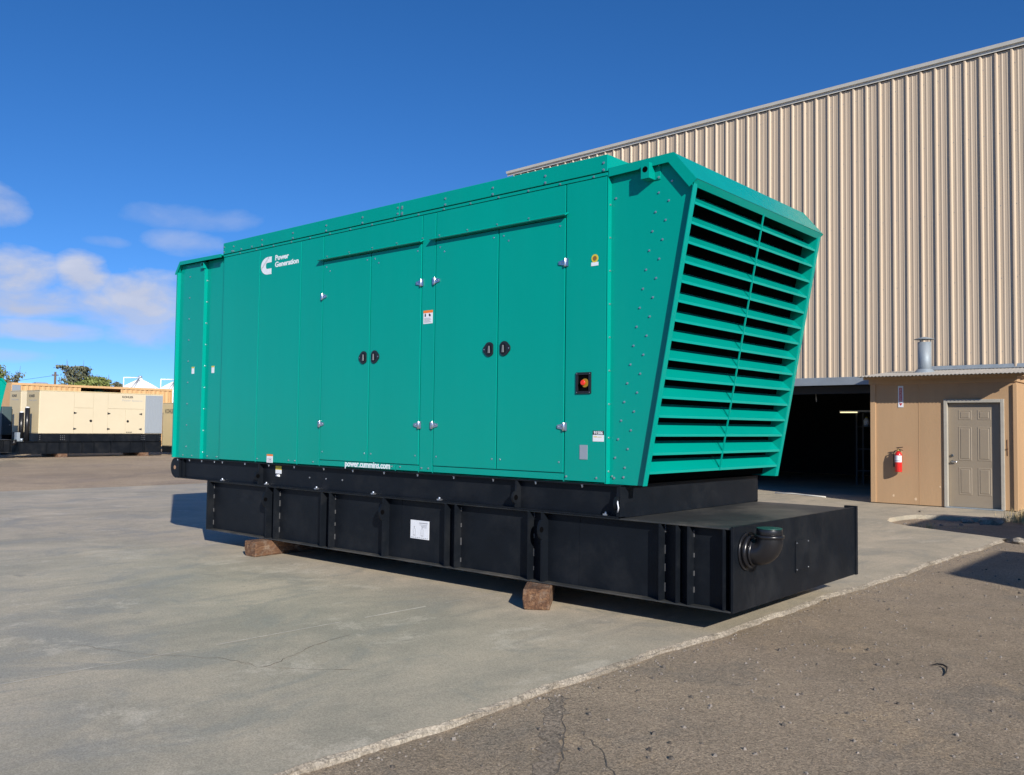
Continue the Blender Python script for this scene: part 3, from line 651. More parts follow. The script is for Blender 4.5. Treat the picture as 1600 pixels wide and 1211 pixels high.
for k in range(6): b.box(-3.24, -3.14-.012*(k % 3), -.003, -.0015, 2.482+.008*k, 2.485+.008*k)
b.build('label_print', INKG, wl)
wl = MB().box(-5.825, -5.707, -.002, 0, 1.047, 1.122).build('warning_label', WHITE, gen); MB().box(-5.825, -5.707, -.002, 0, 1.1225, 1.142).build('label_band', ORANGE, wl)
b = MB()
for k in range(5): b.box(-5.81, -5.72, -.003, -.0015, 1.057+.010*k, 1.060+.010*k)
b.build('label_print', INKG, wl)

# ---- timber blocks under the tank
def timber(x, y, L, rz, wid, hgt, label):
    b = MB(); q = random.Random(int(abs(x)*100)); n = 9
    sec = [(-wid/2, 0), (wid/2, 0), (wid/2, hgt*.5), (wid/2, hgt), (0, hgt), (-wid/2, hgt), (-wid/2, hgt*.5)]
    vs = []
    for i in range(n+1):
        yy = L*i/n
        for (a, c) in sec:
            e = .008 if 0 < i else .012
            vs.append((a+q.gauss(0, e*.45), yy+(q.gauss(0, .009) if i == 0 else 0), c-(abs(q.gauss(0, .003)) if c > hgt*.9 else 0) if c > 0 else 0))
    k = len(sec)
    fs = [(i*k+j, i*k+(j+1) % k, (i+1)*k+(j+1) % k, (i+1)*k+j) for i in range(n) for j in range(k)]+[tuple(range(k-1, -1, -1)), tuple(n*k+j for j in range(k))]
    b.add(vs, fs); o = b.build('timber_block', WOOD, None, .012, 2, (x, y, 0.001), (0, 0, rz))
    return tag(o, label, 'timber', 'timber blocks under the green generator')
timber(-1.628, -.227, 2.7, R(34.7), .222, ZB-.002, 'split reddish timber block under the ribbed tank, below the pipe elbow end')
timber(-5.79, -.215, 2.4, R(3), .19, ZB-.002, 'grey brown timber block under the tank end below the letter C emblem')

# ---- other green sets of the yard
SK = ('bolts', 'rivets', 'screws', 'weld_beads', 'lettering', 'label_print', 'plate_print', 'tie_wire')
def gen_copy(loc, rz, sc_, label):
    c = copy_tree(gen, None, SK); c.location = loc; c.rotation_euler = (0, 0, rz); c.scale = (sc_,)*3; c['label'] = label; return c
gen_copy((-37.0, 8.45, 0), R(90), .9, 'green generator set at the far edge of the gravel yard, beside the cream sets')
gen_copy((14.7, .95, -.035), 0, 1, 'green generator set across the asphalt, level with the louvred hood')
gen_copy((11.3, 6.05, -.035), 0, .9, 'green generator set across the asphalt, level with the tan shed')

# ================================================================== WAREHOUSE
wh = empty('warehouse', (-3.45, 15.0, 0), -.04, 'tall beige ribbed metal warehouse with an open bay beside a tan shed', 'building')
EAVE = 9.70; XL, XR = -12.12, 21.0; OPL, OPR, HDR = -5.6, .30, 2.757
RIB = .3065; RD = -.037
def sheet_panel(x0, nr, z0, z1):
    """ribbed siding sheet: nr major ribs with two minor flutes between; profile in plan extruded upwards"""
    prof = []
    for k in range(nr):
        a = x0+k*RIB
        prof += [(a, RD), (a+.030, RD), (a+.055, 0), (a+.105, 0), (a+.115, -.006), (a+.135, -.006), (a+.145, 0), (a+.205, 0), (a+.215, -.006), (a+.235, -.006), (a+.245, 0), (a+.282, 0)]
    prof.append((x0+nr*RIB-.0005, RD))
    n = len(prof); vs = [(x, y, z0) for x, y in prof]+[(x, y, z1) for x, y in prof]
    vs += [(x, y+.004, z0) for x, y in prof]+[(x, y+.004, z1) for x, y in prof]
    fs = [(i, i+1, n+i+1, n+i) for i in range(n-1)]+[(2*n+i+1, 2*n+i, 3*n+i, 3*n+i+1) for i in range(n-1)]
    return MB().add(vs, fs)
x = XL; step = 3*RIB; sheets = {}
while x < 9.5:
    over_open = x+step > OPL-.05 and x < OPR
    z0 = HDR if over_open else .02
    if z0 not in sheets: sheets[z0] = sheet_panel(0, 3, z0, EAVE-.10).mesh('wall_panel')
    link('wall_panel', sheets[z0], METALWALL, wh, loc=(x, random.uniform(-.001, .001), 0)); x += step
XE = x
b = MB()
for k in range(int((XE-XL)/RIB)):
    for z in (3.2, 4.75, 6.3, 7.85, 9.3): b.tube([(XL+k*RIB+.075, 0, z), (XL+k*RIB+.075, -.006, z)], .008, 6, smooth=False)
tag(b.build('screws', GALV, wh), kind='stuff')
b = MB().box(XL-.25, XE, -.10, .02, EAVE-.022, EAVE+.05).build('eave_trim', TRIM, wh, .008)
MB().box(XL-.25, XE, -.052, -.040, EAVE-.09, EAVE-.023).build('eave_flashing', TRIM, wh)
roof = MB().prism([(-.12, EAVE+.05), (14, EAVE+1.4), (28, EAVE+.05), (28, EAVE-.02), (14, EAVE+1.3), (-.1, EAVE-.02)], 'x', XL-.25, XE+.1).build('roof', TRIM, wh)
MB().box(XL, XL+.03, .03, 28, 0.02, EAVE).build('end_wall', METALWALL, wh)
MB().box(XE-.03, XE, .03, 28, 0.02, EAVE).build('end_wall', METALWALL, wh)
MB().box(XL, XE, 27.9, 28, 0.02, EAVE).build('back_wall', METALWALL, wh)
MB().box(XL, OPL, .02, .12, 0.02, EAVE-.1).box(OPR, XE, .02, .12, 0.02, EAVE-.1).box(OPL, OPR, .02, .12, HDR, EAVE-.1).build('dark_backing', INTERIOR, wh)
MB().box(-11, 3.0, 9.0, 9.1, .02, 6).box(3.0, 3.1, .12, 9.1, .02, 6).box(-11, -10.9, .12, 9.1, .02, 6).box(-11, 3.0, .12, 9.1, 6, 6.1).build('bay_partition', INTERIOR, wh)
MB().box(OPL-.1, OPR, -.045, .0, 2.57, HDR).build('bay_header', HEADER, wh, .004)
MB().box(OPL-.12, OPL, -.05, .12, 0.02, HDR-.003).build('bay_jamb', HEADER, wh, .004)
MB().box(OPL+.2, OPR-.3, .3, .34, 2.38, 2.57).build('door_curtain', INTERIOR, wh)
MB().tube([(-2.3, .6, 2.42), (-2.28, .6, 2.20)], .008, 6).tube([(-1.0, 1.2, 2.45), (-1.02, 1.2, 2.28)], .008, 6).build('pull_cord', TRIM, wh)
# bay threshold: loose strap on the floor
tag(MB().tube([(-6.0, 13.95, .015), (-5.6, 14.02, .02), (-5.2, 13.86, .015), (-4.7, 13.68, .012)], .018, 6).build('floor_strap', TRIM), 'pale strap lying along the shadow edge at the open bay', 'strap')
# storage rack, light and jugs in the bay
rk = empty('storage_rack', (-5.9, 19.0, 0), 0, 'dim grey storage rack standing inside the dark bay', 'rack')
DG = mat('rack_grey', (.07, .07, .07), .6)
for px_ in (0, 2.2):
    for py_ in (0, .5): MB().box(px_-.02, px_+.02, py_-.02, py_+.02, 0.002, 2.0).build('post', DG, rk)
for z in (.4, 1.0, 1.62): MB().box(.021, 2.179, -.02, .52, z-.02, z).build('shelf', DG, rk)
MB().box(-.02, 2.22, -.03, .0, 2.002, 2.05).build('top_rail', DG, rk)
jug = MB().tube([(0, 0, 0), (0, 0, .17), (0, 0, .21), (0, 0, .235)], [.075, .075, .05, .03], 14)
for x, l in ((-5.70, 'white plastic jug on the rack shelf, beside the rack post'), (-5.50, 'white plastic jug on the rack shelf, next to the shed corner')):
    j = empty('jug', (x, 19.2, 1.621), 0, l, 'jug', 'jugs on the rack in the bay')
    me = jug.mesh('bottle'); link('bottle', me, WHITE, j); MB().tube([(0, 0, .236), (0, 0, .262)], .03, 10).build('cap', YELLOW, j)
tl = empty('tube_light', (-6.05, 18.94, 1.995), 0, 'lit fluorescent tube light in the dark open bay', 'light')
MB().box(-.30, .62, -.03, .03, .03, .065).build('housing', TRIM, tl)
MB().tube([(-.28, 0, .012), (.20, 0, .012)], .016, 10).build('tube', mat('lit_tube', (.9, .85, .6), .5, emit=(1, .86, .5), estr=1.1), tl)
MB().box(.20, .24, -.02, .02, -.01, .0295).build('tube_holder', TRIM, tl); MB().box(-.3, -.281, -.02, .02, -.01, .0295).build('tube_holder', TRIM, tl)

# ================================================================== SHED
SY = 13.1
sh = empty('shed', (-2.2, SY, 0), 0, 'small tan shed with a taupe door, built against the ribbed warehouse', 'shed')
def L(x): return x+2.2
walls = MB(); SXL, SXR = -3.50, -.80; DL, DR, DT = -2.03, -1.045, 2.09
walls.box(L(SXL), L(DL), 0, .12, .015, 2.64).box(L(DL), L(DR), 0, .12, DT, 2.64).box(L(DR), L(SXR), 0, .12, .0151, 2.64)
walls.build('front_wall', STUCCO, sh)
MB().box(L(SXR)-.12, L(SXR), .12, 1.9, .015, 2.66).build('side_wall', STUCCO, sh); MB().box(L(SXL), L(SXL)+.12, .12, 1.9, .015, 2.66).build('side_wall', STUCCO, sh)
MB().box(L(SXL)-.004, L(-3.40), -.022, .0, .016, 2.462).build('corner_board', STUCCO2, sh, .004)
MB().box(L(-.845), L(SXR)+.025, -.045, .0, .016, 2.418).build('corner_board', STUCCO2, sh, .004)
MB().box(L(SXL)-.03, L(SXR)+.03, -.034, .0, 2.464, 2.575).build('fascia', STUCCO2, sh, .004)
MB().box(L(SXR), L(SXR)+.03, 0.001, 1.9, 2.464, 2.63).build('fascia', STUCCO2, sh, .004)
MB().box(L(-3.40), L(-3.385), -.004, .0, .016, 2.46).box(L(-2.55), L(-2.543), -.004, .0, .016, 2.46).build('board_batten', STUCCO2, sh)
# corrugated roof, rising to the warehouse wall
rb = MB(); x0r, x1r = L(-3.60), L(-.55); n = int((x1r-x0r)/.0178); rows = []
def rz_(y): return 2.603+.102*(y+.52)
for y in (-.52, .6, 1.82): rows.append([(x0r+(x1r-x0r)*i/n, y, rz_(y)+.008*math.sin(i*math.pi/2)) for i in range(n+1)])
rb.add(sum(rows, []), [(k*(n+1)+i, k*(n+1)+i+1, (k+1)*(n+1)+i+1, (k+1)*(n+1)+i) for k in range(2) for i in range(n)])
rb.add([(p[0], p[1], p[2]-.012) for r_ in rows for p in r_], [(k*(n+1)+i, (k+1)*(n+1)+i, (k+1)*(n+1)+i+1, k*(n+1)+i+1) for k in range(2) for i in range(n)])
roofs = rb.build('roof', mat('dull_roof_sheet', (.36, .34, .31), .6, metal=.2, var=.15, vscale=5), sh)
for yy in (-.30, .4): MB().box(x0r+.05, x1r-.05, yy, yy+.04, rz_(yy)-.075, rz_(yy)-.022).build('purlin', STUCCO2, roofs)
for xx in (x0r+.06, L(-2.6), L(-1.7), L(-.86), x1r-.10):
    MB().prism([(.14, rz_(.14)-.09), (1.8, rz_(1.8)-.09), (1.8, rz_(1.8)-.077), (.14, rz_(.14)-.077)], 'x', xx, xx+.04).build('rafter', STUCCO2, roofs)
MB().prism([(1.70, 2.845), (1.80, 2.86), (1.80, 2.935), (1.785, 2.935), (1.775, 2.875), (1.70, 2.857)], 'x', L(-2.95), L(-.55)).build('flashing', GALV, roofs)
# flue pipe through the roof
fl = MB().tube([(0, 0, -.20), (0, 0, .62)], .135, 24).build('flue', GALV, sh, loc=(L(-2.70), .95, 2.77))
MB().tube([(0, 0, -.06), (0, 0, .0), (0, 0, .05)], [.24, .19, .145], 24, caps=False).build('collar', GALV, fl)
MB().tube([(0, 0, .68), (0, 0, .685), (0, 0, .735)], [.205, .205, .03], 20).build('rain_cap', GALV, fl)
for k in range(3): MB().tube([(.12*math.cos(k*2.1), .12*math.sin(k*2.1), .6), (.13*math.cos(k*2.1), .13*math.sin(k*2.1), .69)], .008, 5).build('cap_strut', GALV, fl)
# door
fr = MB().box(L(DL)-.045, L(DL)+.02, -.035, .10, .006, DT+.045).box(L(DR)-.02, L(DR)+.045, -.035, .10, .006, DT+.045).box(L(DL)+.02, L(DR)-.02, -.035, .10, DT-.02, DT+.045)
fr = fr.build('door_frame', FRAMEM, sh, .006)
MB().box(L(DL)-.02, L(DR)+.02, -.06, .10, .002, .022).build('threshold', GALV, fr, .003)
dx0, dx1, dz0, dz1 = L(DL)+.024, L(DR)-.024, .026, DT-.024
dr = MB().box(dx0, dx1, .058, .098, dz0, dz1).build('door', DOORM, sh, .003)
wdt = dx1-dx0
def dpanel(x0, x1, z0, z1):
    b = MB(); y0 = .058
    for (i, o_, ya, yb) in ((0, .014, y0, y0-.006), (.014, .020, y0-.006, y0-.002), (.034, .014, y0-.002, y0-.009)):
        a = [(x0+i, z0+i), (x1-i, z0+i), (x1-i, z1-i), (x0+i, z1-i)]; c = [(x0+i+o_, z0+i+o_), (x1-i-o_, z0+i+o_), (x1-i-o_, z1-i-o_), (x0+i+o_, z1-i-o_)]
        b.add([(p[0], ya, p[1]) for p in a]+[(p[0], yb, p[1]) for p in c], [(k, (k+1) % 4, (k+1) % 4+4, k+4) for k in range(4)])
    i = .048; b.add([(x0+i, y0-.009, z0+i), (x1-i, y0-.009, z0+i), (x1-i, y0-.009, z1-i), (x0+i, y0-.009, z1-i)], [(0, 1, 2, 3)])
    return b.build('door_panel', DOORM, dr)
pw = .245; pa, pb = dx0+.175, dx1-.175-pw
for px_ in (pa, pb):
    dpanel(px_, px_+pw, 1.73, 1.93); dpanel(px_, px_+pw, .93, 1.60); dpanel(px_, px_+pw, .26, .80)
kb = MB().tube([(dx0+.065, .058, .90), (dx0+.065, .052, .90)], .032, 16).tube([(dx0+.065, .052, .90), (dx0+.065, .020, .90)], .012, 10).tube([(dx0+.055, .018, .90), (dx0+.11, .012, .902), (dx0+.165, .016, .905)], [.013, .011, .009], 8)
kb.build('lever_handle', STEEL, dr); MB().tube([(dx0+.065, .058, 1.03), (dx0+.065, .034, 1.03)], [.030, .026], 16).build('deadbolt', STEEL, dr)
b = MB()
for z in (.3, 1.05, 1.8): b.tube([(dx1+.006, .05, z-.05), (dx1+.006, .05, z+.05)], .009, 8)
b.build('hinge', STEEL, dr)
MB().tube([(L(-.955), -.004, 1.05), (L(-.955), -.006, 1.36)], .006, 5).tube([(L(-.95), -.012, 1.18), (L(-.95), -.03, 1.19)], .012, 6).build('wall_conduit', mat('rusty_brown', (.16, .07, .035), .8), sh)
b = MB()
for (x, z, s_) in ((-3.05, .17, .03), (-2.62, .13, .03), (-2.16, .4, .02)): b.prism([(L(x)+s_*math.cos(k*1.05)*random.uniform(.5, 1), z+s_*1.4*math.sin(k*1.05)*random.uniform(.5, 1)) for k in range(6)], 'y', -.002, .0)
b.build('paint_chip', mat('chipped_paint', (.62, .46, .30), .8), sh)

# fire sign and extinguisher on the shed wall
sg = empty('wall_sign', (-2.895, SY-.006, 1.985), 0, 'narrow vertical fire extinguisher sign on the tan shed wall', 'sign')
MB().box(-.052, .052, -.004, .0, 0, .44).build('plate', WHITE, sg, .002)
MB().box(-.028, .028, -.0055, -.004, .115, .40).build('red_band', mat('sign_red', (.50, .03, .04), .5), sg)
b = MB().prism([(-.03, .085), (.03, .085), (.03, .075), (0, .028), (-.03, .075)], 'y', -.0055, -.004); b.build('arrow', mat('sign_red_dark', (.45, .02, .03), .5), sg)
t_ = text('lettering', 'FIRE EXTINGUISHER', .05, WHITE, sg, (-.016, -.0062, .39), width=.27, roll=R(-90))
ex = empty('fire_extinguisher', (-2.918, SY-.105, .665), 0, 'red fire extinguisher hanging on the tan shed wall', 'fire extinguisher')
bd = MB().tube([(0, 0, 0), (0, 0, .012), (0, 0, .35), (0, 0, .385), (0, 0, .408), (0, 0, .418)], [.062, .069, .069, .058, .036, .022], 24).build('cylinder', REDX, ex)
b = MB(); n = 10; vs = []
for k in range(n+1):
    a = R(-205)+R(190)*k/n; vs += [(.0697*math.cos(a), .0697*math.sin(a), .20), (.0697*math.cos(a), .0697*math.sin(a), .335)]
b.add(vs, [(2*k, 2*k+2, 2*k+3, 2*k+1) for k in range(n)], True); lb_ = b.build('label', WHITE, bd)
b = MB(); vs = []
for k in range(n+1):
    a = R(-180)+R(140)*k/n; vs += [(.0703*math.cos(a), .0703*math.sin(a), .222), (.0703*math.cos(a), .0703*math.sin(a), .236)]
b.add(vs, [(2*k, 2*k+2, 2*k+3, 2*k+1) for k in range(n)], True); b.build('label_print', INKG, lb_)
MB().tube([(0, 0, .418), (0, 0, .46)], .018, 12).tube([(-.018, 0, .44), (-.045, 0, .435)], .012, 8).build('valve', mat('brass', (.45, .32, .12), .35, metal=.9), ex)
MB().prism([(-.02, .462), (.085, .435), (.088, .445), (-.01, .478)], 'y', -.010, .010).prism([(-.05, .485), (-.02, .482), (.09, .50), (.088, .512), (-.03, .50)], 'y', -.010, .010).build('handle', RUBBER, ex, .002)
MB().tube([(-.04, 0, .435), (-.075, -.005, .425), (-.092, -.008, .36), (-.090, -.008, .25), (-.088, -.008, .16)], .010, 8).tube([(-.088, -.008, .17), (-.088, -.008, .10)], [.013, .015], 8).build('hose', RUBBER, ex)
MB().box(-.02, .02, .07, .099, .38, .44).build('bracket', STEEL, ex)

# dry grass by the shed and in the gap before the landing
def grass(name, spots, label, hgt=.12):
    b = MB(); q = random.Random(11)
    for (x, y, z, n, sp_, hg) in spots:
        for _ in range(n):
            a = q.random()*6.28; d = abs(q.gauss(0, sp_)); px_, py_ = x+d*math.cos(a), y+d*math.sin(a); h_ = hg*q.uniform(.4, 1.2); la = q.random()*6.28; ln = h_*q.uniform(.1, .7); wv = q.uniform(.002, .004)
            c, s_ = math.cos(la+1.57)*wv, math.sin(la+1.57)*wv; mx_, my_ = px_+ln*.35*math.cos(la), py_+ln*.35*math.sin(la)
            b.add([(px_-c, py_-s_, z), (px_+c, py_+s_, z), (mx_+c*.7, my_+s_*.7, z+h_*.6), (mx_-c*.7, my_-s_*.7, z+h_*.6), (px_+ln*math.cos(la), py_+ln*math.sin(la), z+h_)], [(0, 1, 2, 3), (3, 2, 4)])
    return tag(b.build(name, STRAW), label, 'grass', kind='stuff')
sp_ = [(-1.25, 9.12, -.09, 90, .07, .16), (-.9, 9.6, -.09, 40, .12, .12), (-1.6, 9.7, -.09, 25, .12, .10), (.05, 8.3, -.05, 35, .10, .05)]
for k in range(26): sp_.append((random.uniform(-.52, .9), random.uniform(11.3, 12.9), -.04, 120, .15, random.uniform(.14, .27)))
grass('dry_grass', sp_, 'dry straw coloured grass beside the shed landing')
stones('landing_rubble', 220, lambda q: (q.uniform(-2.1, .7), q.uniform(8.6, 11.2), -.10), .01, .05, STONE, 9)['label'] = 'broken rubble in the sunken gap before the shed landing'

def chunk(x, y, z, r, seed, label):
    q = random.Random(seed); bm_ = bmesh.new(); bmesh.ops.create_icosphere(bm_, subdivisions=2, radius=r)
    for v in bm_.verts: v.co = Vector((v.co.x*1.5, v.co.y, max(-.45*r, v.co.z*.6)))*(1+q.uniform(-.16, .16))
    me_ = bpy.data.meshes.new('rubble_chunk'); bm_.to_mesh(me_); bm_.free()
    return tag(link('rubble_chunk', me_, CONCEDGE, None, loc=(x, y, z+.4*r), rot=(0, 0, q.random()*3)), label, 'rubble', 'broken lumps by the shed landing')
chunk(-.80, 10.98, -.085, .13, 1, 'largest broken concrete lump at the dry grass end of the shed landing')
chunk(-1.15, 10.95, -.09, .09, 2, 'broken concrete lump against the middle of the shed landing')
chunk(.22, 8.05, -.04, .09, 3, 'broken lump at the outer corner of the concrete slab')
chunk(-2.1, 11.6, .0, .035, 4, 'small loose lump on the concrete before the shed door')

# ================================================================== FAR YARD
def cream_set(x, y, with_tank, label, L_=5.55, H_=2.8, wdt=1.38):
    """packaged set with its long side facing +x and its lettered end facing -y"""
    g = empty('generator_set', (x, y, 0), 0, label, 'generator', 'cream generator sets in the far yard')
    bz = .95 if with_tank else .34
    body = MB().box(-wdt, 0, 0, L_, bz, H_).build('enclosure', CREAM, g, .02)
    MB().box(-wdt-.01, .012, -.012, L_+.012, H_+.001, H_+.035).build('roof_cap', CREAMD, g)
    MB().box(-wdt+.02, -.02, -.014, 0, bz+.04, H_-.04).build('end_panel', CREAMD, g)
    for (a, c, z0, z1) in ((.02, 1.44, bz+.02, H_-.02), (1.45, 2.28, bz+.02, H_-.72), (2.29, 2.93, bz+.02, H_-.02), (2.94, 3.75, bz+.02, H_-.72), (3.76, 4.60, bz+.02, H_-.72), (1.45, 2.28, H_-.70, H_-.02), (2.94, 4.60, H_-.70, H_-.02)):
        d = MB().box(.001, .018, a, c, z0, z1).build('side_panel', CREAM, g, .004)
    for (yy, z) in ((1.46, bz+.92), (1.46, bz+.22), (2.95, bz+.92), (2.95, bz+.22), (4.5, bz+.92), (4.5, bz+.22)):
        s_ = 1 if yy < 4 else -1
        MB().prism([(yy-.03*s_, z-.05), (yy+.10*s_, z-.012), (yy+.10*s_, z+.012), (yy-.03*s_, z+.05)], 'x', .018, .03).build('hinge', INK, g)
    for yy in (2.18, 3.86): MB().tube([(.018, yy, bz+.58), (.035, yy, bz+.58)], .055, 14).build('latch', RUBBER, g)
    gr = MB().box(.001, .03, L_-.86, L_-.03, bz+.03, H_-.05).build('air_grille', GRILLE, g)
    for k in range(9): MB().box(.031, .045, L_-.79+.078*k, L_-.79+.078*k+.03, bz+.07, H_-.16).build('grille_bar', GRILLE, gr)
    text('lettering', 'KOHLER', .13, INK, g, (.020, 3.57, H_-.20), '+x', .004, .52); text('lettering', 'Power Systems', .11, INKG, g, (.020, 3.57, H_-.35), '+x', 0, .95)
    text('lettering', 'KOHLER', .07, INK, g, (.020, 3.80, bz+.05), '+x', .002, .28)
    text('lettering', 'KOHLER', .30 if not with_tank else .16, INK, g, (-wdt+.28, -.0155, H_-.48 if not with_tank else H_-.27), '-y', .006, .95 if not with_tank else .6)
    if with_tank: text('lettering', 'Power Systems', .12, INKG, g, (-wdt+.28, -.0155, H_-.44), '-y', 0, .85)
    z0 = .62 if with_tank else .03
    sk = MB().box(-wdt+.03, -.03, .0, L_-.02, z0, bz-.001).build('skid', BLACK, g)
    for yy in (.08, 1.3, 2.2, 3.3, 4.55, 5.3): MB().box(-.03, .0, yy, yy+.03, z0, bz-.003).build('rib', BLACK, sk)
    b = MB()
    for yy in (.06, .92, 1.0, 1.08, 4.55, 4.63, 4.71, L_-.07):
        for z in (z0+.08, z0+.16, z0+.24): b.tube([(-.03, yy, z), (.0, yy, z)], .016, 6)
    tag(b.build('bolts', ZINC, sk), kind='stuff')
    if with_tank:
        tk = MB().box(-wdt-.05, -.06, -.74, L_-.03, .10, .60).box(-wdt-.08, .0, -.76, L_-.01, .601, .615).box(-wdt-.08, .0, -.76, L_-.01, .085, .10).build('fuel_tank', BLACK, g)
        for yy in (-.75, .35, .88, 1.26, 1.85, 2.38, 3.13, 4.04, 4.64, 4.72, L_-.04): MB().box(-.06, .0, yy, yy+.02, .101, .60).build('rib', BLACK, tk)
        for yy in (1.0, 4.68): MB().box(-wdt-.3, .06, yy-.2, yy+.2, -.07, .084).build('support_block', WOOD, tk)
        for xx, hh in ((-.32, 2.05), (-.95, 1.85)):
            p_ = MB().tube([(xx, -.35, .616), (xx, -.35, hh)], .10, 14).build('vent_post', RUBBER, tk); MB().tube([(xx, -.35, hh), (xx, -.35, hh+.05)], [.10, .05], 14).build('vent_cap', WHITE, p_)
        MB().box(-.75, -.5, -.68, -.55, .62, 1.0).tube([(-.2, -.6, .616), (-.2, -.6, .75)], .06, 10).build('fill_box', GREYPL, tk)
    return g
cream_set(-37.2, 9.56, True, 'cream generator set on a black tank, its grey grille facing the yard')
cream_set(-42.4, 10.72, True, 'cream generator set standing behind the cream set on a black tank', 5.55, 2.92)
cream_set(-37.35, 16.0, False, 'cream generator set on a low skid, with large dark lettering on its end', 5.0, 2.43, 1.55)
cb = empty('control_cabinet', (-41, 9.42, 0), 0, 'dark slate cabinet between the green set and the cream sets', 'cabinet')
MB().box(-.8, 0, 0, .42, .84, 2.14).build('case', TEAL, cb, .02); MB().box(.001, .012, .03, .39, .9, 2.08).build('door', TEAL, cb, .004); MB().box(-.7, -.1, .05, .37, -.05, .84).build('stand', BLACK, cb); MB().tube([(.012, .33, 1.3), (.05, .33, 1.3)], .03, 8).build('latch', ZINC, cb)
# tan container with an open side
cn = empty('container', (-47, 11.9, 0), 0, 'long tan steel container with a dark side opening behind the cream sets', 'container')
def corr(y0, y1, z0, z1):
    prof = []; y = y0
    while y < y1-.01:
        prof += [(0, y), (0, min(y1, y+.10)), (-.03, min(y1, y+.14)), (-.03, min(y1, y+.24))]; y += .28
    prof.append((0, y1)); n = len(prof)
    return MB().add([(a, b_, z0) for a, b_ in prof]+[(a, b_, z1) for a, b_ in prof], [(i, i+1, n+i+1, n+i) for i in range(n-1)])
for a, c in ((.45, 3.55), (5.78, 8.8)): corr(a, c, .25, 3.36).build('side_panel', TAN, cn)
for yy in (1.2, 2.0, 2.8, 6.6, 7.4, 8.2): MB().box(.001, .03, yy, yy+.05, .3, 3.36).build('stiffener', TAN, cn)
MB().box(-2.4, .03, 0, 8.9, 3.37, 3.49).box(-2.4, .03, 0, 8.9, .1, .24).build('rail', TAN, cn); MB().box(-2.4, .02, 0, .05, .24, 3.37).box(-2.4, .02, 8.82, 8.9, .24, 3.37).box(-2.4, -2.35, .05, 8.82, .24, 3.37).build('shell', TAN, cn)
MB().box(-.04, .035, .03, .44, 2.95, 3.365).build('vent_panel', GREYPL, cn); MB().box(-2.3, -1.5, 3.5, 5.8, .24, 3.3).build('dark_backing', DARK, cn)  # near-black block puts the shade of the side opening into its colour
eq = MB().tube([(-1.0, 5.0, 2.2), (-1.0, 5.0, 3.0), (-1.0, 5.0, 3.25), (-1.0, 5.0, 3.34)], [.42, .42, .3, .08], 14); tag(eq.tube([(-1, 5, .24), (-1, 5, 2.2)], .25, 10).build('tank_drum', mat('sea_green_paint', (.10, .34, .28), .5)), 'pale green drum inside the tan container opening', 'drum'); C.objects['tank_drum'].location = (-47, 11.9, 0)
for yy in (1.6,): tag(MB().box(-.25, .35, -.30, .30, 0, .05).box(-.2, .3, -.26, .26, .05, .08).build('roof_unit', GREYPL, cn, .01, loc=(-.5, yy, 3.492)))
# white silos
def silo(x, y, r, ez, az_, label):
    s_ = empty('silo', (x, y, 0), 0, label, 'silo', 'white silos beyond the yard')
    b = MB()
    for k in range(9): z = ez*k/9; b.tube([(0, 0, z), (0, 0, z+ez/9-.04), (0, 0, z+ez/9)], [r, r, r*.99], 36, caps=False)
    b.build('shell', SILO, s_)
    rf = MB().tube([(0, 0, ez), (0, 0, az_-.25), (0, 0, az_)], [r*1.03, r*.17, r*.13], 24, smooth=False).build('roof', SILO, s_)
    for k in range(12):
        a = k*math.pi/6; MB().tube([(r*1.03*math.cos(a), r*1.03*math.sin(a), ez+.02), (r*.18*math.cos(a), r*.18*math.sin(a), az_-.22)], .05, 4).build('roof_rib', SILO, rf)
    MB().tube([(0, 0, az_), (0, 0, az_+.35)], r*.10, 10).build('vent', GREYPL, rf)
    for a in (-.9, -.75): MB().tube([(r*math.cos(a), r*math.sin(a), ez+.05), (r*.15*math.cos(a), r*.15*math.sin(a), az_)], .06, 5).build('ladder_rail', INKG, rf)
    MB().tube([(0, -r*.95, ez), (0, -r*.95, az_+.02), (0, 0, az_+.1)], .09, 5).build('catwalk_frame', SILO, rf)
    return s_
SX = -112
k_ = 115./83.
silo(SX, -5.86+40.95*k_, 2.35, 6.0, 7.35, 'white conical roofed silo beyond the tan container, standing clear of the green set')
silo(SX, -5.86+44.65*k_, 2.35, 5.95, 7.35, 'white conical roofed silo partly hidden by the large green set')
# utility pole
pl = empty('utility_pole', (-72, 24.05, 0), 0, 'thin dark utility pole rising above the tan container', 'pole'); MB().tube([(0, 0, -.07), (0, 0, 5.5)], [.13, .09], 8).build('pole', BARK, pl); MB().box(-.05, .05, -.25, .25, 5.2, 5.28).build('crossarm', BARK, pl)
tag(MB().tube([(-72, 24.0, 5.2), (-72.5, 20.8, 4.55), (-73, 18, 4.2), (-73.5, 14, 4.1), (-74, 8, 4.6)], .012, 5).build('power_line', INK), 'thin cable sagging from the utility pole', 'cable')
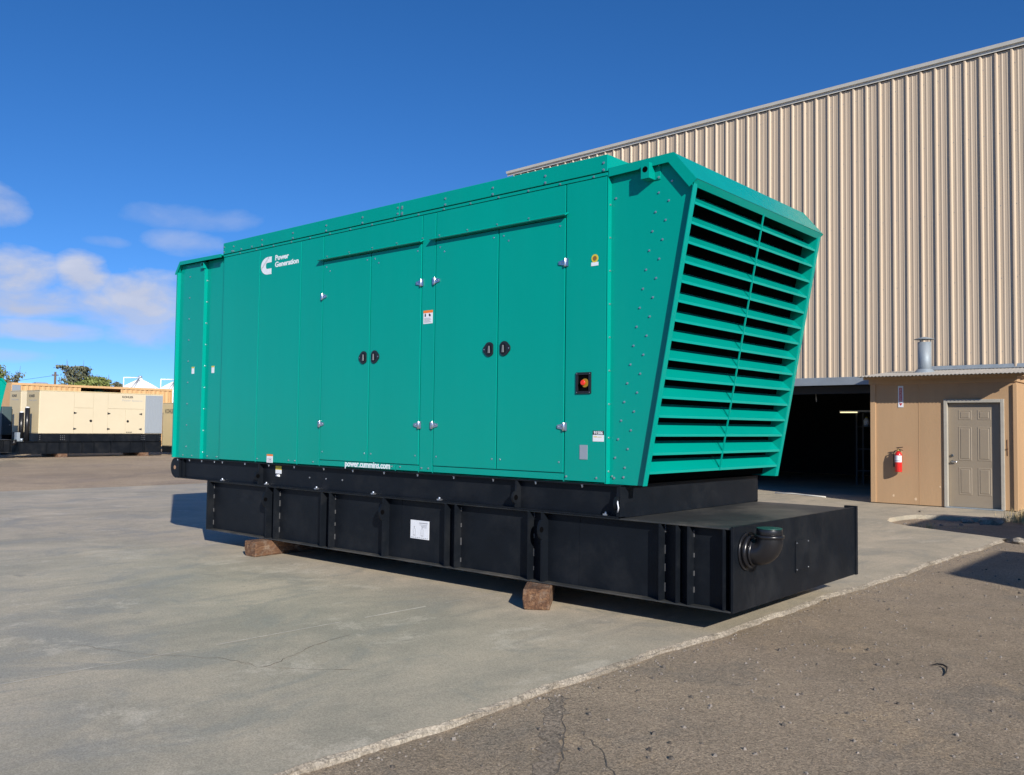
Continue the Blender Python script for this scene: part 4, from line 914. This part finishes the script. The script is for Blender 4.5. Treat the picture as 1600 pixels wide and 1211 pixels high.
# trees
def tree(x, y, h, rx, label, mt, seed, nleaf, cz=.62, bare=0.):
    q = random.Random(seed); t = empty('tree', (x, y, 0), 0, label, 'tree', 'trees beyond the yard')
    tr = MB(); tr.tube([(0, 0, -.07), (.08, .05, h*.25), (-.05, .1, h*.5)], [.22, .17, .12], 8)
    tips = []
    for k in range(16):
        a = q.random()*6.28; z0 = h*q.uniform(.2, .5); rr = rx*q.uniform(.4, .95); z1 = h*(cz+q.uniform(-.25, .32)); e = Vector((rr*math.cos(a), rr*math.sin(a), z1)); mid = Vector((rr*.4*math.cos(a), rr*.4*math.sin(a), (z0*1.0+z1)*.5))
        tr.tube([(0, .05, z0), mid, e], [.09, .05, .015], 5); tips.append(e)
        for _ in range(3):
            e2 = e+Vector((q.gauss(0, rx*.2), q.gauss(0, rx*.2), q.uniform(.0, h*.14))); tr.tube([mid.lerp(e, .6), e2], [.03, .008], 4); tips.append(e2)
    tr.build('trunk', BARK, t)
    lf = MB(); cl = tips+[Vector((q.gauss(0, rx*.35), q.gauss(0, rx*.35), h*(cz+q.uniform(-.2, .25)))) for _ in range(14)]
    for _ in range(nleaf):
        c = q.choice(cl); p = c+Vector((q.gauss(0, 1), q.gauss(0, 1), q.gauss(0, .75)))*rx*.17
        if p.z > h*1.02 or p.z < h*.12: continue
        s_ = q.uniform(.07, .17); n_ = Vector((q.gauss(0, 1), q.gauss(0, 1), q.gauss(.5, 1))).normalized(); a = n_.cross(Vector((q.random(), q.random(), q.random()+.1))).normalized(); b_ = n_.cross(a)
        lf.add([p-a*s_, p+b_*s_*.5, p+a*s_, p-b_*s_*.5], [(0, 1, 2, 3)])
    lf.build('crown', mt, t); return t
tree(-76, 27.4, 6.15, 1.35, 'tall grey green tree behind the tan container, beside the utility pole', LEAFD, 21, 5200, .70)
tree(-74, 28.1, 5.2, 1.5, 'bright green bushy tree behind the tan container', LEAF, 22, 6800, .66)
tree(-75, 30.1, 5.1, .75, 'small round tree beside the white silos', LEAFD, 23, 2600, .72)
tree(-76, 22.3, 5.4, 1.0, 'sparse half bare tree behind the green set and tan container end', LEAFD, 24, 900, .7)
tree(-80, 22.3, 6.1, 1.2, 'dense tree rising behind the far green set', LEAF, 25, 4200, .68)
for k, (x, y, h) in enumerate(((-150, 75, 6), (-155, 95, 7), (-150, 118, 6))):
    tree(x, y, h, 3.2, ('broad distant tree on the plain beyond the silos', 'taller distant tree on the plain beyond the silos', 'lone distant tree on the plain behind the warehouse end')[k], LEAFD, 40+k, 2500)
